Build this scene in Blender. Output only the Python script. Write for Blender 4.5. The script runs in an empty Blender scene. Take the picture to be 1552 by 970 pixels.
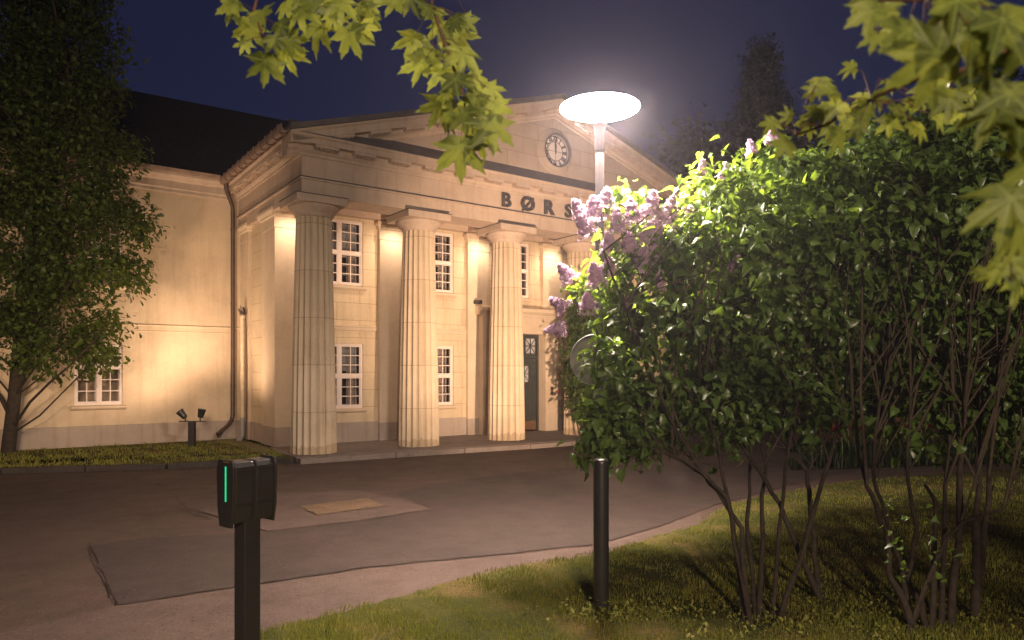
import bpy, math, random
import numpy as np
from mathutils import Vector, Matrix
R = math.radians
random.seed(7); RNG = np.random.default_rng(11)
scene = bpy.context.scene
COL = scene.collection

# ------------------------------------------------------------------ camera, sky, sun, exposure
CAM_H = 1.8
cam_d = bpy.data.cameras.new('camera'); cam = bpy.data.objects.new('camera', cam_d); COL.objects.link(cam)
cam.location = (0, 0, CAM_H); cam.rotation_euler = (R(90), 0, 0)
cam_d.sensor_width = 36; cam_d.lens = 24.66; cam_d.shift_y = 0.0503
cam_d.clip_start = 0.05; cam_d.clip_end = 2000
cam_d.dof.use_dof = True; cam_d.dof.focus_distance = 8.5; cam_d.dof.aperture_fstop = 3.4
scene.camera = cam

SUN_EL, SUN_ROT = R(1.0), R(200)
w = bpy.data.worlds.new("World"); scene.world = w; w.use_nodes = True
nt = w.node_tree
bg = nt.nodes['Background']; sky = nt.nodes.new('ShaderNodeTexSky'); sky.sky_type = 'NISHITA'
sky.sun_disc = False; sky.sun_elevation = SUN_EL; sky.sun_rotation = SUN_ROT
sky.air_density = 1.0; sky.dust_density = 0.2; sky.ozone_density = 6.0
# the town's own glow, spread evenly over the night sky
mul = nt.nodes.new('ShaderNodeVectorMath'); mul.operation = 'MULTIPLY_ADD'
mul.inputs[1].default_value = (1.0, 0.70, 0.74); mul.inputs[2].default_value = (.24, .20, .43)
nt.links.new(sky.outputs[0], mul.inputs[0]); nt.links.new(mul.outputs[0], bg.inputs[0]); bg.inputs[1].default_value = 0.036
sun_d = bpy.data.lights.new('moon', 'SUN'); sun_d.energy = 0.004; sun_d.angle = R(0.5); sun_d.color = (1, .95, .88)
sun = bpy.data.objects.new('moon', sun_d); COL.objects.link(sun)
sun.rotation_euler = (R(60), 0, R(20)); sun.location = (0, 0, 60)

vs = scene.view_settings
vs.view_transform = 'Standard'; vs.look = 'None'; vs.exposure = 0.15; vs.gamma = 1.0; vs.use_curve_mapping = False
scene.render.engine = 'CYCLES'
scene.cycles.use_denoising = True
scene.cycles.max_bounces = 8; scene.cycles.sample_clamp_indirect = 6.0
scene.cycles.transparent_max_bounces = 8

# ------------------------------------------------------------------ frame of the building
TH = R(35.9); C1 = Vector((-4.41, 15.6, 0))
U = Vector((math.cos(TH), math.sin(TH), 0)); V = Vector((-math.sin(TH), math.cos(TH), 0))
def L2W(s, t, z=0.0): return C1 + U * s + V * t + Vector((0, 0, z))
FOC, PCX, PHY = 1063.0, 776.0, 563.0
def at(px, py, d): return Vector(((px - PCX) / FOC * d, d, CAM_H - (py - PHY) / FOC * d))
def on_ground(px, py, z=-0.12):
    d = (CAM_H - z) * FOC / (py - PHY); return at(px, py, d)

# ------------------------------------------------------------------ lights
LAMP_XY = (0.925, 7.4)
def spot(name, loc, target, power, size_deg, blend=0.6, col=(1, .72, .42), rad=0.06):
    d = bpy.data.lights.new(name, 'SPOT'); d.energy = power; d.spot_size = R(size_deg); d.spot_blend = blend
    d.color = col; d.shadow_soft_size = rad
    o = bpy.data.objects.new(name, d); COL.objects.link(o); o.location = loc
    o.rotation_euler = (Vector(target) - Vector(loc)).to_track_quat('-Z', 'Y').to_euler()
    return o
WARM = (1.0, 0.68, 0.46)
# floodlight in the grass by the lilacs, aimed at the portico
spot('facade_flood', (2.25, 9.0, 0.30), L2W(6.0, 0.3, 3.9), 8200, 62, 1.0, (1, .67, .45), 0.10)
# the two heads of the lawn floodlight
PW = L2W(-1.888, 3.105, 0)
spot('lawn_flood_wing', PW + Vector((-.34, .0, .92)) , L2W(-4.2, 4.6, 5.8), 190, 172, 1.0, WARM, 0.06)
spot('lawn_flood_wing', PW + Vector((.0, -.1, 1.0)) , L2W(-1.6, 4.6, 6.6), 200, 120, 1.0, WARM, 0.06)
spot('lawn_flood_side', PW + Vector((.25, .0, .96)), L2W(-.36, 2.8, 5.4), 260, 150, 1.0, WARM, 0.06)
# further floodlights along the verge, beyond the left edge of the view
spot('lawn_flood_wing', L2W(-6.9, -3.9, 2.4), L2W(-3.2, 4.6, 3.6), 1500, 84, 1.0, WARM, 0.7)
# added fill light, unseen behind the viewpoint, to brighten the front of the lilacs
_d = bpy.data.lights.new('rear_fill_light', 'POINT'); _d.energy = 5200; _d.color = (1, .76, .56); _d.shadow_soft_size = .3
_o = bpy.data.objects.new('rear_fill_light', _d); COL.objects.link(_o); _o.location = (2.0, -8.0, 5.6)
# downlights hidden behind the capitals, washing the piers
PIER_S = [0.0 + 2.72 * i for i in range(6)]
COL_S = [2.63 * i for i in range(6)]
for i in range(4):
    spot('portico_downlight', L2W(COL_S[i] + (.12 if i else .05), 1.0, 5.54), L2W(PIER_S[i] + .05, 1.62, 4.2), 100, 150, 1.0, (1, .72, .52), 0.05)

# ------------------------------------------------------------------ material helpers
def srgb(r, g, b):
    f = lambda c: c / 12.92 if c <= .04045 else ((c + .055) / 1.055) ** 2.4
    return (f(r / 255), f(g / 255), f(b / 255), 1)
def base_mat(name, rough=0.8, spec=0.3, metal=0.0):
    m = bpy.data.materials.new(name); m.use_nodes = True
    b = m.node_tree.nodes['Principled BSDF']
    b.inputs['Roughness'].default_value = rough; b.inputs['Metallic'].default_value = metal
    b.inputs['Specular IOR Level'].default_value = spec
    return m, m.node_tree, b
def N(nt, typ, **kw):
    n = nt.nodes.new(typ)
    for k, v in kw.items(): setattr(n, k, v)
    return n
def coords(nt, scale=(1, 1, 1), kind='Object'):
    tc = N(nt, 'ShaderNodeTexCoord'); mp = N(nt, 'ShaderNodeMapping'); mp.inputs['Scale'].default_value = scale
    nt.links.new(tc.outputs[kind], mp.inputs[0]); return mp.outputs[0]
def noise(nt, vec, scale, detail=4, rough=.6):
    n = N(nt, 'ShaderNodeTexNoise'); n.inputs['Scale'].default_value = scale
    n.inputs['Detail'].default_value = detail; n.inputs['Roughness'].default_value = rough
    if vec is not None: nt.links.new(vec, n.inputs['Vector'])
    return n.outputs['Fac']
def ramp(nt, fac, stops):
    r = N(nt, 'ShaderNodeValToRGB'); e = r.color_ramp.elements
    while len(e) < len(stops): e.new(.5)
    for el, (p, c) in zip(e, stops): el.position = p; el.color = c if len(c) == 4 else (*c, 1)
    nt.links.new(fac, r.inputs[0]); return r.outputs[0]
def mix(nt, a, b, fac, mode='MIX'):
    m = N(nt, 'ShaderNodeMix'); m.data_type = 'RGBA'; m.blend_type = mode
    for i, x in ((6, a), (7, b)):
        if isinstance(x, (tuple, list)): m.inputs[i].default_value = x if len(x) == 4 else (*x, 1)
        else: nt.links.new(x, m.inputs[i])
    if isinstance(fac, (int, float)): m.inputs[0].default_value = fac
    else: nt.links.new(fac, m.inputs[0])
    return m.outputs[2]
def math_n(nt, op, a, b=None):
    m = N(nt, 'ShaderNodeMath', operation=op)
    for i, x in enumerate((a, b)):
        if x is None: continue
        if isinstance(x, (int, float)): m.inputs[i].default_value = x
        else: nt.links.new(x, m.inputs[i])
    return m.outputs[0]
def bump(nt, b, h, strength=.3, dist=.01):
    n = N(nt, 'ShaderNodeBump'); n.inputs['Strength'].default_value = strength; n.inputs['Distance'].default_value = dist
    nt.links.new(h, n.inputs['Height']); nt.links.new(n.outputs[0], b.inputs['Normal'])

def simple(name, c, rough=.6, spec=.4, metal=0, var=.18, scale=6, bmp=.15, bscale=60):
    m, nt, b = base_mat(name, rough, spec, metal)
    v = coords(nt); f = noise(nt, v, scale, 5)
    lo = tuple(x * (1 - var) for x in c[:3]); hi = tuple(min(1, x * (1 + var)) for x in c[:3])
    nt.links.new(ramp(nt, f, [(.3, lo), (.7, hi)]), b.inputs['Base Color'])
    if bmp: bump(nt, b, noise(nt, v, bscale, 3), bmp, .004)
    return m

def stucco(name, c, joints=None, stain=.25, bands=None):
    """painted render: blotches, streaks running down, optional ashlar joints (w, h, axis) or drum joints"""
    m, nt, b = base_mat(name, .85, .2)
    v = coords(nt)
    f1 = noise(nt, v, 1.3, 6, .65); f2 = noise(nt, coords(nt, (3.2, 3.2, .25)), 2.2, 5, .6); f3 = noise(nt, v, 14, 4)
    c = c[:3]
    col = ramp(nt, f1, [(.32, tuple(x * .86 for x in c)), (.55, c), (.75, tuple(min(1, x * 1.06) for x in c))])
    col = mix(nt, col, (.70, .62, .52), ramp(nt, f2, [(.50, (0, 0, 0)), (.78, (stain, stain, stain))]), 'MULTIPLY')
    col = mix(nt, col, (.85, .82, .78), ramp(nt, f3, [(.45, (0, 0, 0)), (.75, (.35, .35, .35))]), 'MULTIPLY')
    h = noise(nt, v, 55, 4)
    if joints:
        w_, h_, ax = joints
        sx = N(nt, 'ShaderNodeSeparateXYZ'); nt.links.new(v, sx.inputs[0])
        cx = N(nt, 'ShaderNodeCombineXYZ'); nt.links.new(sx.outputs[ax], cx.inputs[0]); nt.links.new(sx.outputs[2], cx.inputs[1])
        br = N(nt, 'ShaderNodeTexBrick'); br.offset = .5
        br.inputs['Scale'].default_value = 1; br.inputs['Brick Width'].default_value = w_; br.inputs['Row Height'].default_value = h_
        br.inputs['Mortar Size'].default_value = .007; br.inputs['Mortar Smooth'].default_value = .4
        br.inputs['Color1'].default_value = (1, 1, 1, 1); br.inputs['Color2'].default_value = (.93, .93, .92, 1); br.inputs['Mortar'].default_value = (.55, .5, .45, 1)
        nt.links.new(cx.outputs[0], br.inputs['Vector'])
        col = mix(nt, col, br.outputs['Color'], 1.0, 'MULTIPLY')
        h = math_n(nt, 'SUBTRACT', math_n(nt, 'MULTIPLY', h, .25), math_n(nt, 'MULTIPLY', br.outputs['Fac'], 1.0))
    if bands:
        sx = N(nt, 'ShaderNodeSeparateXYZ'); nt.links.new(v, sx.inputs[0])
        fr = math_n(nt, 'FRACT', math_n(nt, 'DIVIDE', math_n(nt, 'ADD', sx.outputs[2], .12), bands))
        ln = math_n(nt, 'LESS_THAN', fr, .011)
        col = mix(nt, col, (.55, .5, .44), ln, 'MULTIPLY')
        # each drum its own shade
        fl = math_n(nt, 'FLOOR', math_n(nt, 'DIVIDE', math_n(nt, 'ADD', sx.outputs[2], .12), bands))
        wn = N(nt, 'ShaderNodeTexWhiteNoise'); wn.noise_dimensions = '1D'; nt.links.new(fl, wn.inputs['W'])
        col = mix(nt, col, (.9, .88, .85), math_n(nt, 'MULTIPLY', wn.outputs['Value'], .8), 'MULTIPLY')
        # splash dirt and weathering rising from the foot of the shaft
        d = math_n(nt, 'MULTIPLY', math_n(nt, 'LESS_THAN', sx.outputs[2], math_n(nt, 'MULTIPLY', f2, .35)), .6)
        col = mix(nt, col, (.62, .56, .48), d, 'MULTIPLY')
    nt.links.new(col, b.inputs['Base Color'])
    bump(nt, b, h, .35, .006)
    return m

M = {}
YEL = (.60, .48, .33)
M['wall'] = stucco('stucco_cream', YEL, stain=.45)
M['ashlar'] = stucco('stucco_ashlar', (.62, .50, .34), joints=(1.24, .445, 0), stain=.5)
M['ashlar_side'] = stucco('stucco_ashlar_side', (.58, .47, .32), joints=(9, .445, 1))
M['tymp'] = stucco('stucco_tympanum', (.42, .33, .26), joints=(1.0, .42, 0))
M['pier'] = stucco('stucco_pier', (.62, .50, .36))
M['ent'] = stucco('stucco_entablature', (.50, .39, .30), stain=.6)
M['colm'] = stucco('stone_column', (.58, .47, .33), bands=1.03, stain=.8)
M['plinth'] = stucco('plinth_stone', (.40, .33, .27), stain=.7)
M['white'] = simple('white_paint', (.72, .62, .55), .45, .4, var=.06)
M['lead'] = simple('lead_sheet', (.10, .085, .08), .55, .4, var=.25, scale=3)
M['rooft'] = simple('roof_tile', (.030, .028, .028), .9, .12, var=.4, scale=9, bmp=.6, bscale=14)
M['dark'] = simple('dark_metal', (.022, .021, .020), .38, .5, var=.2)
M['black'] = simple('black_plastic', (.024, .022, .021), .33, .5, var=.15, bmp=.1, bscale=250)
M['brown'] = simple('brown_pipe', (.075, .045, .032), .45, .5, var=.2)
M['creampipe'] = simple('cream_pipe', (.58, .47, .32), .6, .3)
M['greypipe'] = simple('grey_pipe', (.28, .27, .26), .6, .3)
M['gutter'] = simple('copper_gutter', (.22, .15, .11), .55, .4, var=.3)
M['letter'] = simple('letter_metal', (.05, .042, .04), .5, .4)
M['door'] = simple('door_paint', (.045, .05, .045), .45, .4, var=.15)
M['kick'] = simple('kick_plate', (.16, .09, .045), .4, .5)
M['dialw'] = simple('clock_dial', (.62, .55, .50), .5, .3, var=.08)
M['brass'] = simple('brass', (.45, .30, .14), .35, .5, metal=.8)
M['redlens'] = simple('red_lens', (.5, .03, .02), .3, .5)
M['steel'] = simple('steel', (.4, .4, .4), .35, .5, metal=.7)
M['pole'] = simple('grey_pole', (.13, .115, .12), .4, .5, var=.15, scale=10)
M['signback'] = simple('sign_back', (.085, .085, .06), .5, .4, metal=.2, var=.22, scale=5)
M['room'] = simple('room_dark', (.10, .07, .05), .9, .1)
M['roomlit'] = simple('room_blind', (.42, .42, .42), .9, .1, var=.2, scale=3)
M['curtain'] = simple('curtain', (.62, .50, .42), .9, .1, var=.2)
m, nt, b = base_mat('window_glass', .04, .5); M['glass'] = m
b.inputs['Base Color'].default_value = (.02, .02, .022, 1); b.inputs['Alpha'].default_value = .20
# slightly wavy old glass
bump(nt, b, noise(nt, coords(nt), 3.0, 2), .12, .02)

def asphalt(name, c, sc=1.0):
    m, nt, b = base_mat(name, .85, .35)
    v = coords(nt)
    big = noise(nt, v, .8, 8, .72); mid = noise(nt, v, 2.6, 6, .7); grit = noise(nt, v, 140, 3, .7)
    vo = N(nt, 'ShaderNodeTexVoronoi'); vo.inputs['Scale'].default_value = 90; nt.links.new(v, vo.inputs['Vector'])
    c = c[:3]
    col = ramp(nt, big, [(.32, tuple(x * .80 for x in c)), (.5, c), (.68, tuple(x * 1.18 for x in c))])
    fleck = noise(nt, v, 46, 4, .8); col = mix(nt, col, (.35, .33, .32), ramp(nt, fleck, [(.50, (0, 0, 0)), (.66, (.85, .85, .85))]), 'MULTIPLY')
    col = mix(nt, col, (.7, .68, .66), ramp(nt, mid, [(.45, (0, 0, 0)), (.72, (.6, .6, .6))]), 'MULTIPLY')
    col = mix(nt, col, tuple(min(1, x * 4.5) for x in c), ramp(nt, grit, [(.62, (0, 0, 0)), (.74, (.8, .8, .8))]))
    vs_ = N(nt, 'ShaderNodeTexVoronoi'); vs_.inputs['Scale'].default_value = 34; nt.links.new(v, vs_.inputs['Vector'])
    sc_ = N(nt, 'ShaderNodeSeparateColor'); nt.links.new(vs_.outputs['Color'], sc_.inputs[0])
    chip = math_n(nt, 'MULTIPLY', math_n(nt, 'LESS_THAN', vs_.outputs['Distance'], .28), math_n(nt, 'GREATER_THAN', sc_.outputs[0], .86))
    col = mix(nt, col, (.24, .19, .16), math_n(nt, 'MULTIPLY', chip, .30))
    pit = math_n(nt, 'MULTIPLY', math_n(nt, 'LESS_THAN', vs_.outputs['Distance'], .34), math_n(nt, 'LESS_THAN', sc_.outputs[1], .12))
    col = mix(nt, col, (.012, .010, .009), math_n(nt, 'MULTIPLY', pit, .8))
    col = mix(nt, col, (.5, .5, .5), ramp(nt, vo.outputs['Distance'], [(.02, (.7, .7, .7)), (.25, (0, 0, 0))]), 'MULTIPLY')
    nt.links.new(col, b.inputs['Base Color'])
    bump(nt, b, math_n(nt, 'ADD', grit, math_n(nt, 'MULTIPLY', mid, .8)), .55, .008)
    nt.links.new(ramp(nt, mid, [(.3, (.7, .7, .7)), (.7, (.95, .95, .95))]), b.inputs['Roughness'])
    return m
M['asph'] = asphalt('asphalt_old', (.062, .038, .027))
M['asphdark'] = asphalt('asphalt_patch', (.039, .0255, .0195))
M['asphlight'] = asphalt('asphalt_worn', (.078, .051, .039))
M['plate'] = asphalt('plate_concrete', (.13, .080, .045))
M['pave'] = asphalt('pavement_granite', (.20, .16, .13))
M['kerb'] = asphalt('kerb_stone', (.045, .036, .030))
M['crack'] = simple('crack_tar', (.018, .014, .012), .9, .2)
M['dirt'] = asphalt('bare_dirt', (.12, .085, .06))
M['redpath'] = asphalt('red_gravel', (.20, .085, .065))

def lawn_mat():
    m, nt, b = base_mat('lawn_soil', .95, .1)
    v = coords(nt); f = noise(nt, v, 1.1, 7, .7); g = noise(nt, v, 30, 5, .7)
    col = ramp(nt, f, [(.30, (.035, .045, .010)), (.5, (.07, .072, .016)), (.62, (.14, .10, .038)), (.75, (.17, .11, .05))])
    col = mix(nt, col, (.4, .4, .4), ramp(nt, g, [(.4, (.8, .8, .8)), (.65, (0, 0, 0))]), 'MULTIPLY')
    nt.links.new(col, b.inputs['Base Color']); bump(nt, b, g, .8, .02)
    return m
M['lawn'] = lawn_mat()

def leaf_mat(name, dark, light, trans, tfac=.42, rough=.42, spec=.4, veins=None):
    m, nt, b = base_mat(name, rough, spec)
    at_ = N(nt, 'ShaderNodeAttribute'); at_.attribute_name = 'tint'
    col = mix(nt, dark, light, at_.outputs['Fac'])
    tcol = mix(nt, tuple(x * .35 for x in trans), trans, at_.outputs['Fac'])
    if veins:
        lc = N(nt, 'ShaderNodeAttribute'); lc.attribute_name = 'leafco'
        sx = N(nt, 'ShaderNodeSeparateXYZ'); nt.links.new(lc.outputs['Vector'], sx.inputs[0])
        if veins == 'palm':      # veins fanning out from the foot of the blade
            an = math_n(nt, 'ARCTAN2', sx.outputs[0], sx.outputs[1])
            wr = N(nt, 'ShaderNodeMath', operation='WRAP'); nt.links.new(an, wr.inputs[0]); wr.inputs[1].default_value = -R(23.5); wr.inputs[2].default_value = R(23.5)
            ln = N(nt, 'ShaderNodeVectorMath', operation='LENGTH'); nt.links.new(lc.outputs['Vector'], ln.inputs[0])
            dist = math_n(nt, 'MULTIPLY', math_n(nt, 'ABSOLUTE', wr.outputs[0]), ln.outputs['Value'])
            side = math_n(nt, 'ABSOLUTE', math_n(nt, 'SINE', math_n(nt, 'MULTIPLY', math_n(nt, 'SUBTRACT', ln.outputs['Value'], math_n(nt, 'MULTIPLY', dist, .8)), 22)))
        else:
            dist = math_n(nt, 'ABSOLUTE', sx.outputs[0])
            side = math_n(nt, 'ABSOLUTE', math_n(nt, 'SINE', math_n(nt, 'MULTIPLY', math_n(nt, 'SUBTRACT', sx.outputs[1], math_n(nt, 'MULTIPLY', dist, .8)), 18)))
        vm = math_n(nt, 'MAXIMUM', math_n(nt, 'LESS_THAN', dist, .016), math_n(nt, 'MULTIPLY', math_n(nt, 'LESS_THAN', side, .14), .45))
        blot = noise(nt, coords(nt), 26, 5, .7)
        col = mix(nt, col, (.50, .55, .45), ramp(nt, blot, [(.46, (0, 0, 0)), (.70, (.8, .8, .8))]), 'MULTIPLY')
        tcol = mix(nt, tcol, (.42, .50, .35), ramp(nt, blot, [(.46, (0, 0, 0)), (.70, (.8, .8, .8))]), 'MULTIPLY')
        col = mix(nt, col, tuple(min(1, x * 1.9 + .02) for x in light), math_n(nt, 'MULTIPLY', vm, .55)); tcol = mix(nt, tcol, (.35, .4, .3), vm, 'MULTIPLY')
    nt.links.new(col, b.inputs['Base Color'])
    tr = N(nt, 'ShaderNodeBsdfTranslucent')
    nt.links.new(tcol, tr.inputs[0])
    mx = N(nt, 'ShaderNodeMixShader'); mx.inputs[0].default_value = tfac
    out = nt.nodes['Material Output']
    nt.links.new(b.outputs[0], mx.inputs[1]); nt.links.new(tr.outputs[0], mx.inputs[2]); nt.links.new(mx.outputs[0], out.inputs[0])
    return m
M['lilacleaf'] = leaf_mat('lilac_leaf', (.055, .105, .022), (.15, .24, .05), (.28, .42, .035), .42, .36, .7, 'mid')
M['maple'] = leaf_mat('maple_leaf', (.06, .095, .018), (.20, .25, .05), (.47, .50, .065), .52, .5, .35, 'palm')
M['oakleaf'] = leaf_mat('oak_leaf', (.022, .042, .010), (.085, .125, .022), (.17, .23, .02), .40, .5, .3)
M['darkleaf'] = leaf_mat('dark_leaf', (.012, .020, .008), (.028, .040, .012), (.03, .045, .008), .3, .6, .2)
M['grass'] = leaf_mat('grass_blade', (.12, .165, .02), (.30, .26, .06), (.22, .25, .04), .3, .6, .2)
M['petal'] = leaf_mat('lilac_petal', (.58, .38, .56), (.86, .66, .82), (.84, .58, .78), .45, .6, .2)
M['tulip'] = leaf_mat('tulip_petal', (.10, .008, .007), (.17, .012, .010), (.12, .006, .006), .3, .5, .3)
M['bark'] = simple('bark', (.042, .032, .024), .9, .2, var=.4, scale=14, bmp=.9, bscale=26)
M['twig'] = simple('twig_bark', (.060, .045, .032), .85, .2, var=.3, scale=20, bmp=.5, bscale=40)
M['twigyoung'] = simple('young_twig', (.10, .05, .03), .8, .2, var=.3, scale=20)

def emit(name, c, s):
    m = bpy.data.materials.new(name); m.use_nodes = True; nt = m.node_tree
    e = N(nt, 'ShaderNodeEmission'); e.inputs[0].default_value = (*c, 1); e.inputs[1].default_value = s
    nt.links.new(e.outputs[0], nt.nodes['Material Output'].inputs[0]); return m
M['lampglow'] = emit('lamp_glow', (1.0, .80, .68), 770)
M['polelight'] = simple('galvanised_pole', (.030, .026, .027), .8, .05, var=.12, scale=12)
M['tubeglow'] = emit('tube_glow', (1.0, .80, .66), 8)
M['neck'] = simple('neck_paint', (.010, .009, .010), 1.0, 0)
M['led'] = emit('led_green', (.02, .75, .30), 1.1)
M['floodlens'] = emit('flood_lens', (1.0, .75, .45), 6)

# ------------------------------------------------------------------ mesh helpers
class MB:
    def __init__(s): s.v = []; s.f = []; s.sm = []
    def add(s, vs, fs, smooth=False):
        o = len(s.v); s.v += [tuple(p) for p in vs]; s.f += [tuple(i + o for i in f) for f in fs]; s.sm += [smooth] * len(fs); return s
    def box(s, x0, x1, y0, y1, z0, z1):
        return s.add([(x, y, z) for z in (z0, z1) for y in (y0, y1) for x in (x0, x1)],
                     [(0, 2, 3, 1), (4, 5, 7, 6), (0, 1, 5, 4), (2, 6, 7, 3), (0, 4, 6, 2), (1, 3, 7, 5)])
    def prism(s, prof, a, b, axis=0):
        """polygon prof of (p,q) extruded along axis from a to b"""
        n = len(prof)
        def pt(p, q, c): return {0: (c, p, q), 1: (p, c, q), 2: (p, q, c)}[axis]
        vs = [pt(p, q, a) for p, q in prof] + [pt(p, q, b) for p, q in prof]
        return s.add(vs, [tuple(range(n))[::-1], tuple(range(n, 2 * n))] + [(i, (i + 1) % n, n + (i + 1) % n, n + i) for i in range(n)])
    def lathe(s, prof, c=(0, 0), seg=32, smooth=True, axis=2, caps=True):
        vs = []; fs = []
        for r, z in prof:
            for k in range(seg):
                a = 2 * math.pi * k / seg; x, y = r * math.cos(a), r * math.sin(a)
                vs.append((c[0] + x, c[1] + y, z) if axis == 2 else (c[0] + x, z, c[1] + y))
        for i in range(len(prof) - 1):
            for k in range(seg):
                k2 = (k + 1) % seg; fs.append((i * seg + k, i * seg + k2, (i + 1) * seg + k2, (i + 1) * seg + k))
        s.add(vs, fs, smooth)
        if caps:
            s.add([vs[k] for k in range(seg)], [tuple(range(seg))[::-1]])
            s.add([vs[(len(prof) - 1) * seg + k] for k in range(seg)], [tuple(range(seg))])
        return s
    def tube(s, pts, radii, seg=8, smooth=True):
        pts = [Vector(p) for p in pts]; n = len(pts)
        if isinstance(radii, (int, float)): radii = [radii] * n
        vs = []; fs = []; up = None
        for i, p in enumerate(pts):
            t = (pts[min(i + 1, n - 1)] - pts[max(i - 1, 0)]).normalized()
            if up is None: up = t.orthogonal().normalized()
            up = (up - t * up.dot(t)); up = up.normalized() if up.length > 1e-6 else t.orthogonal().normalized()
            sd = t.cross(up)
            for k in range(seg):
                a = 2 * math.pi * k / seg; vs.append(p + (up * math.cos(a) + sd * math.sin(a)) * radii[i])
        for i in range(n - 1):
            for k in range(seg):
                k2 = (k + 1) % seg; fs.append((i * seg + k, i * seg + k2, (i + 1) * seg + k2, (i + 1) * seg + k))
        s.add(vs, fs, smooth)
        s.add(vs[:seg], [tuple(range(seg))[::-1]]); s.add(vs[-seg:], [tuple(range(seg))])
        return s
    def build(s, name, mat, parent=None, bevel=0):
        me = bpy.data.meshes.new(name); me.from_pydata(s.v, [], s.f); me.update()
        me.polygons.foreach_set('use_smooth', s.sm)
        o = bpy.data.objects.new(name, me); COL.objects.link(o); me.materials.append(mat)
        if parent: o.parent = parent
        if bevel:
            bv = o.modifiers.new('bevel', 'BEVEL'); bv.width = bevel; bv.segments = 2; bv.limit_method = 'ANGLE'; bv.angle_limit = R(40)
        return o
def tag(o, label=None, cat=None, group=None, kind=None):
    if label: o['label'] = label
    if cat: o['category'] = cat
    if group: o['group'] = group
    if kind: o['kind'] = kind
    return o
def empty(name, loc=(0, 0, 0), rz=0):
    o = bpy.data.objects.new(name, None); COL.objects.link(o); o.location = loc; o.rotation_euler = (0, 0, rz); o.empty_display_size = .2
    return o
def sheet(name, pts, z, mat, kind='structure', thick=0):
    """flat polygon sheet (optionally with thickness downwards)"""
    mb = MB()
    if thick: mb.prism([(p[0], p[1]) for p in pts], z - thick, z, 2)
    else: mb.add([(p[0], p[1], z) for p in pts], [tuple(range(len(pts)))])
    o = mb.build(name, mat); tag(o, kind=kind); return o
def jag(pts, step=.12, amp=.02, seed=0, closed=True):
    """subdivide a polyline and jitter it so an edge looks broken"""
    rg = random.Random(seed); out = []
    n = len(pts); rngn = n if closed else n - 1
    for i in range(rngn):
        a, b_ = Vector(pts[i][:2]), Vector(pts[(i + 1) % n][:2]); L = (b_ - a).length; k = max(1, int(L / step))
        nrm = Vector((-(b_ - a).y, (b_ - a).x)).normalized() if L > 0 else Vector((0, 0))
        for j in range(k):
            p = a + (b_ - a) * (j / k); out.append(tuple(p + nrm * (rg.uniform(-amp, amp) if j else 0)))
    if not closed: out.append(tuple(pts[-1][:2]))
    return out
def scatter(name, tv, tf, pos, rot, scale, tint, mat, parent=None, veins=False):
    """many copies of one small template (leaves, blades, florets) merged into one mesh"""
    tv = np.asarray(tv, float); tf = np.asarray(tf, int); n = len(pos); k = len(tv)
    v = np.einsum('nij,kj->nki', rot, tv) * np.asarray(scale).reshape(n, 1, 1) + np.asarray(pos)[:, None, :]
    f = (tf[None] + (np.arange(n) * k)[:, None, None]).reshape(-1, 3)
    me = bpy.data.meshes.new(name); me.vertices.add(n * k); me.loops.add(f.size); me.polygons.add(len(f))
    me.vertices.foreach_set('co', v.reshape(-1)); me.loops.foreach_set('vertex_index', f.reshape(-1).astype(np.int32))
    me.polygons.foreach_set('loop_start', (np.arange(len(f)) * 3).astype(np.int32))
    me.polygons.foreach_set('loop_total', np.full(len(f), 3, np.int32))
    me.polygons.foreach_set('use_smooth', np.ones(len(f), bool))
    me.update(calc_edges=True)
    a = me.attributes.new('tint', 'FLOAT', 'POINT'); a.data.foreach_set('value', np.repeat(np.asarray(tint, np.float32), k))
    if veins:
        a = me.attributes.new('leafco', 'FLOAT_VECTOR', 'POINT'); a.data.foreach_set('vector', np.tile(tv * [1, 1, 0], (n, 1)).astype(np.float32).reshape(-1))
    o = bpy.data.objects.new(name, me); COL.objects.link(o); me.materials.append(mat)
    if parent: o.parent = parent
    return o
def frames(ydir, nrm):
    """rotation matrices whose y axis is ydir (leaf length) and z axis about nrm"""
    y = ydir / np.linalg.norm(ydir, axis=1, keepdims=True)
    x = np.cross(y, nrm); x /= np.maximum(np.linalg.norm(x, axis=1, keepdims=True), 1e-6); z = np.cross(x, y)
    return np.stack([x, y, z], axis=2)
def fan_leaf(half, mid, fold=.15, droop=.3):
    """leaf from a half outline (x>0) and midrib y positions"""
    v = [(0, y, -droop * y * y) for y in mid]; f = []; nm = len(mid)
    for sgn in (1, -1):
        o = len(v); v += [(sgn * x, y, fold * x - droop * y * y) for x, y in half]
        def near(y): return min(range(nm), key=lambda i: abs(mid[i] - y))
        for i in range(len(half) - 1):
            a, b_ = o + i, o + i + 1; ma, mb_ = near(half[i][1]), near(half[i + 1][1])
            f.append((a, b_, ma) if sgn > 0 else (b_, a, ma))
            if ma != mb_: f.append((b_, mb_, ma) if sgn > 0 else (mb_, b_, ma))
    return v, f
LILAC = fan_leaf([(0, 0), (.22, -.05), (.37, .1), (.38, .28), (.29, .52), (.14, .8), (0, 1)], [0, .28, .6, 1], .45, .28)
OAK = fan_leaf([(0, 0), (.16, .2), (.1, .32), (.3, .5), (.2, .6), (.26, .8), (0, 1)], [0, .35, .65, 1], .3, .2)
SMALL = fan_leaf([(0, 0), (.28, .3), (.24, .65), (0, 1)], [0, .5, 1], .4, .2)
DIAM = ([(0, 0, 0), (.3, .45, .08), (0, 1, 0), (-.3, .45, .08)], [(0, 1, 2), (0, 2, 3)])
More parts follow.
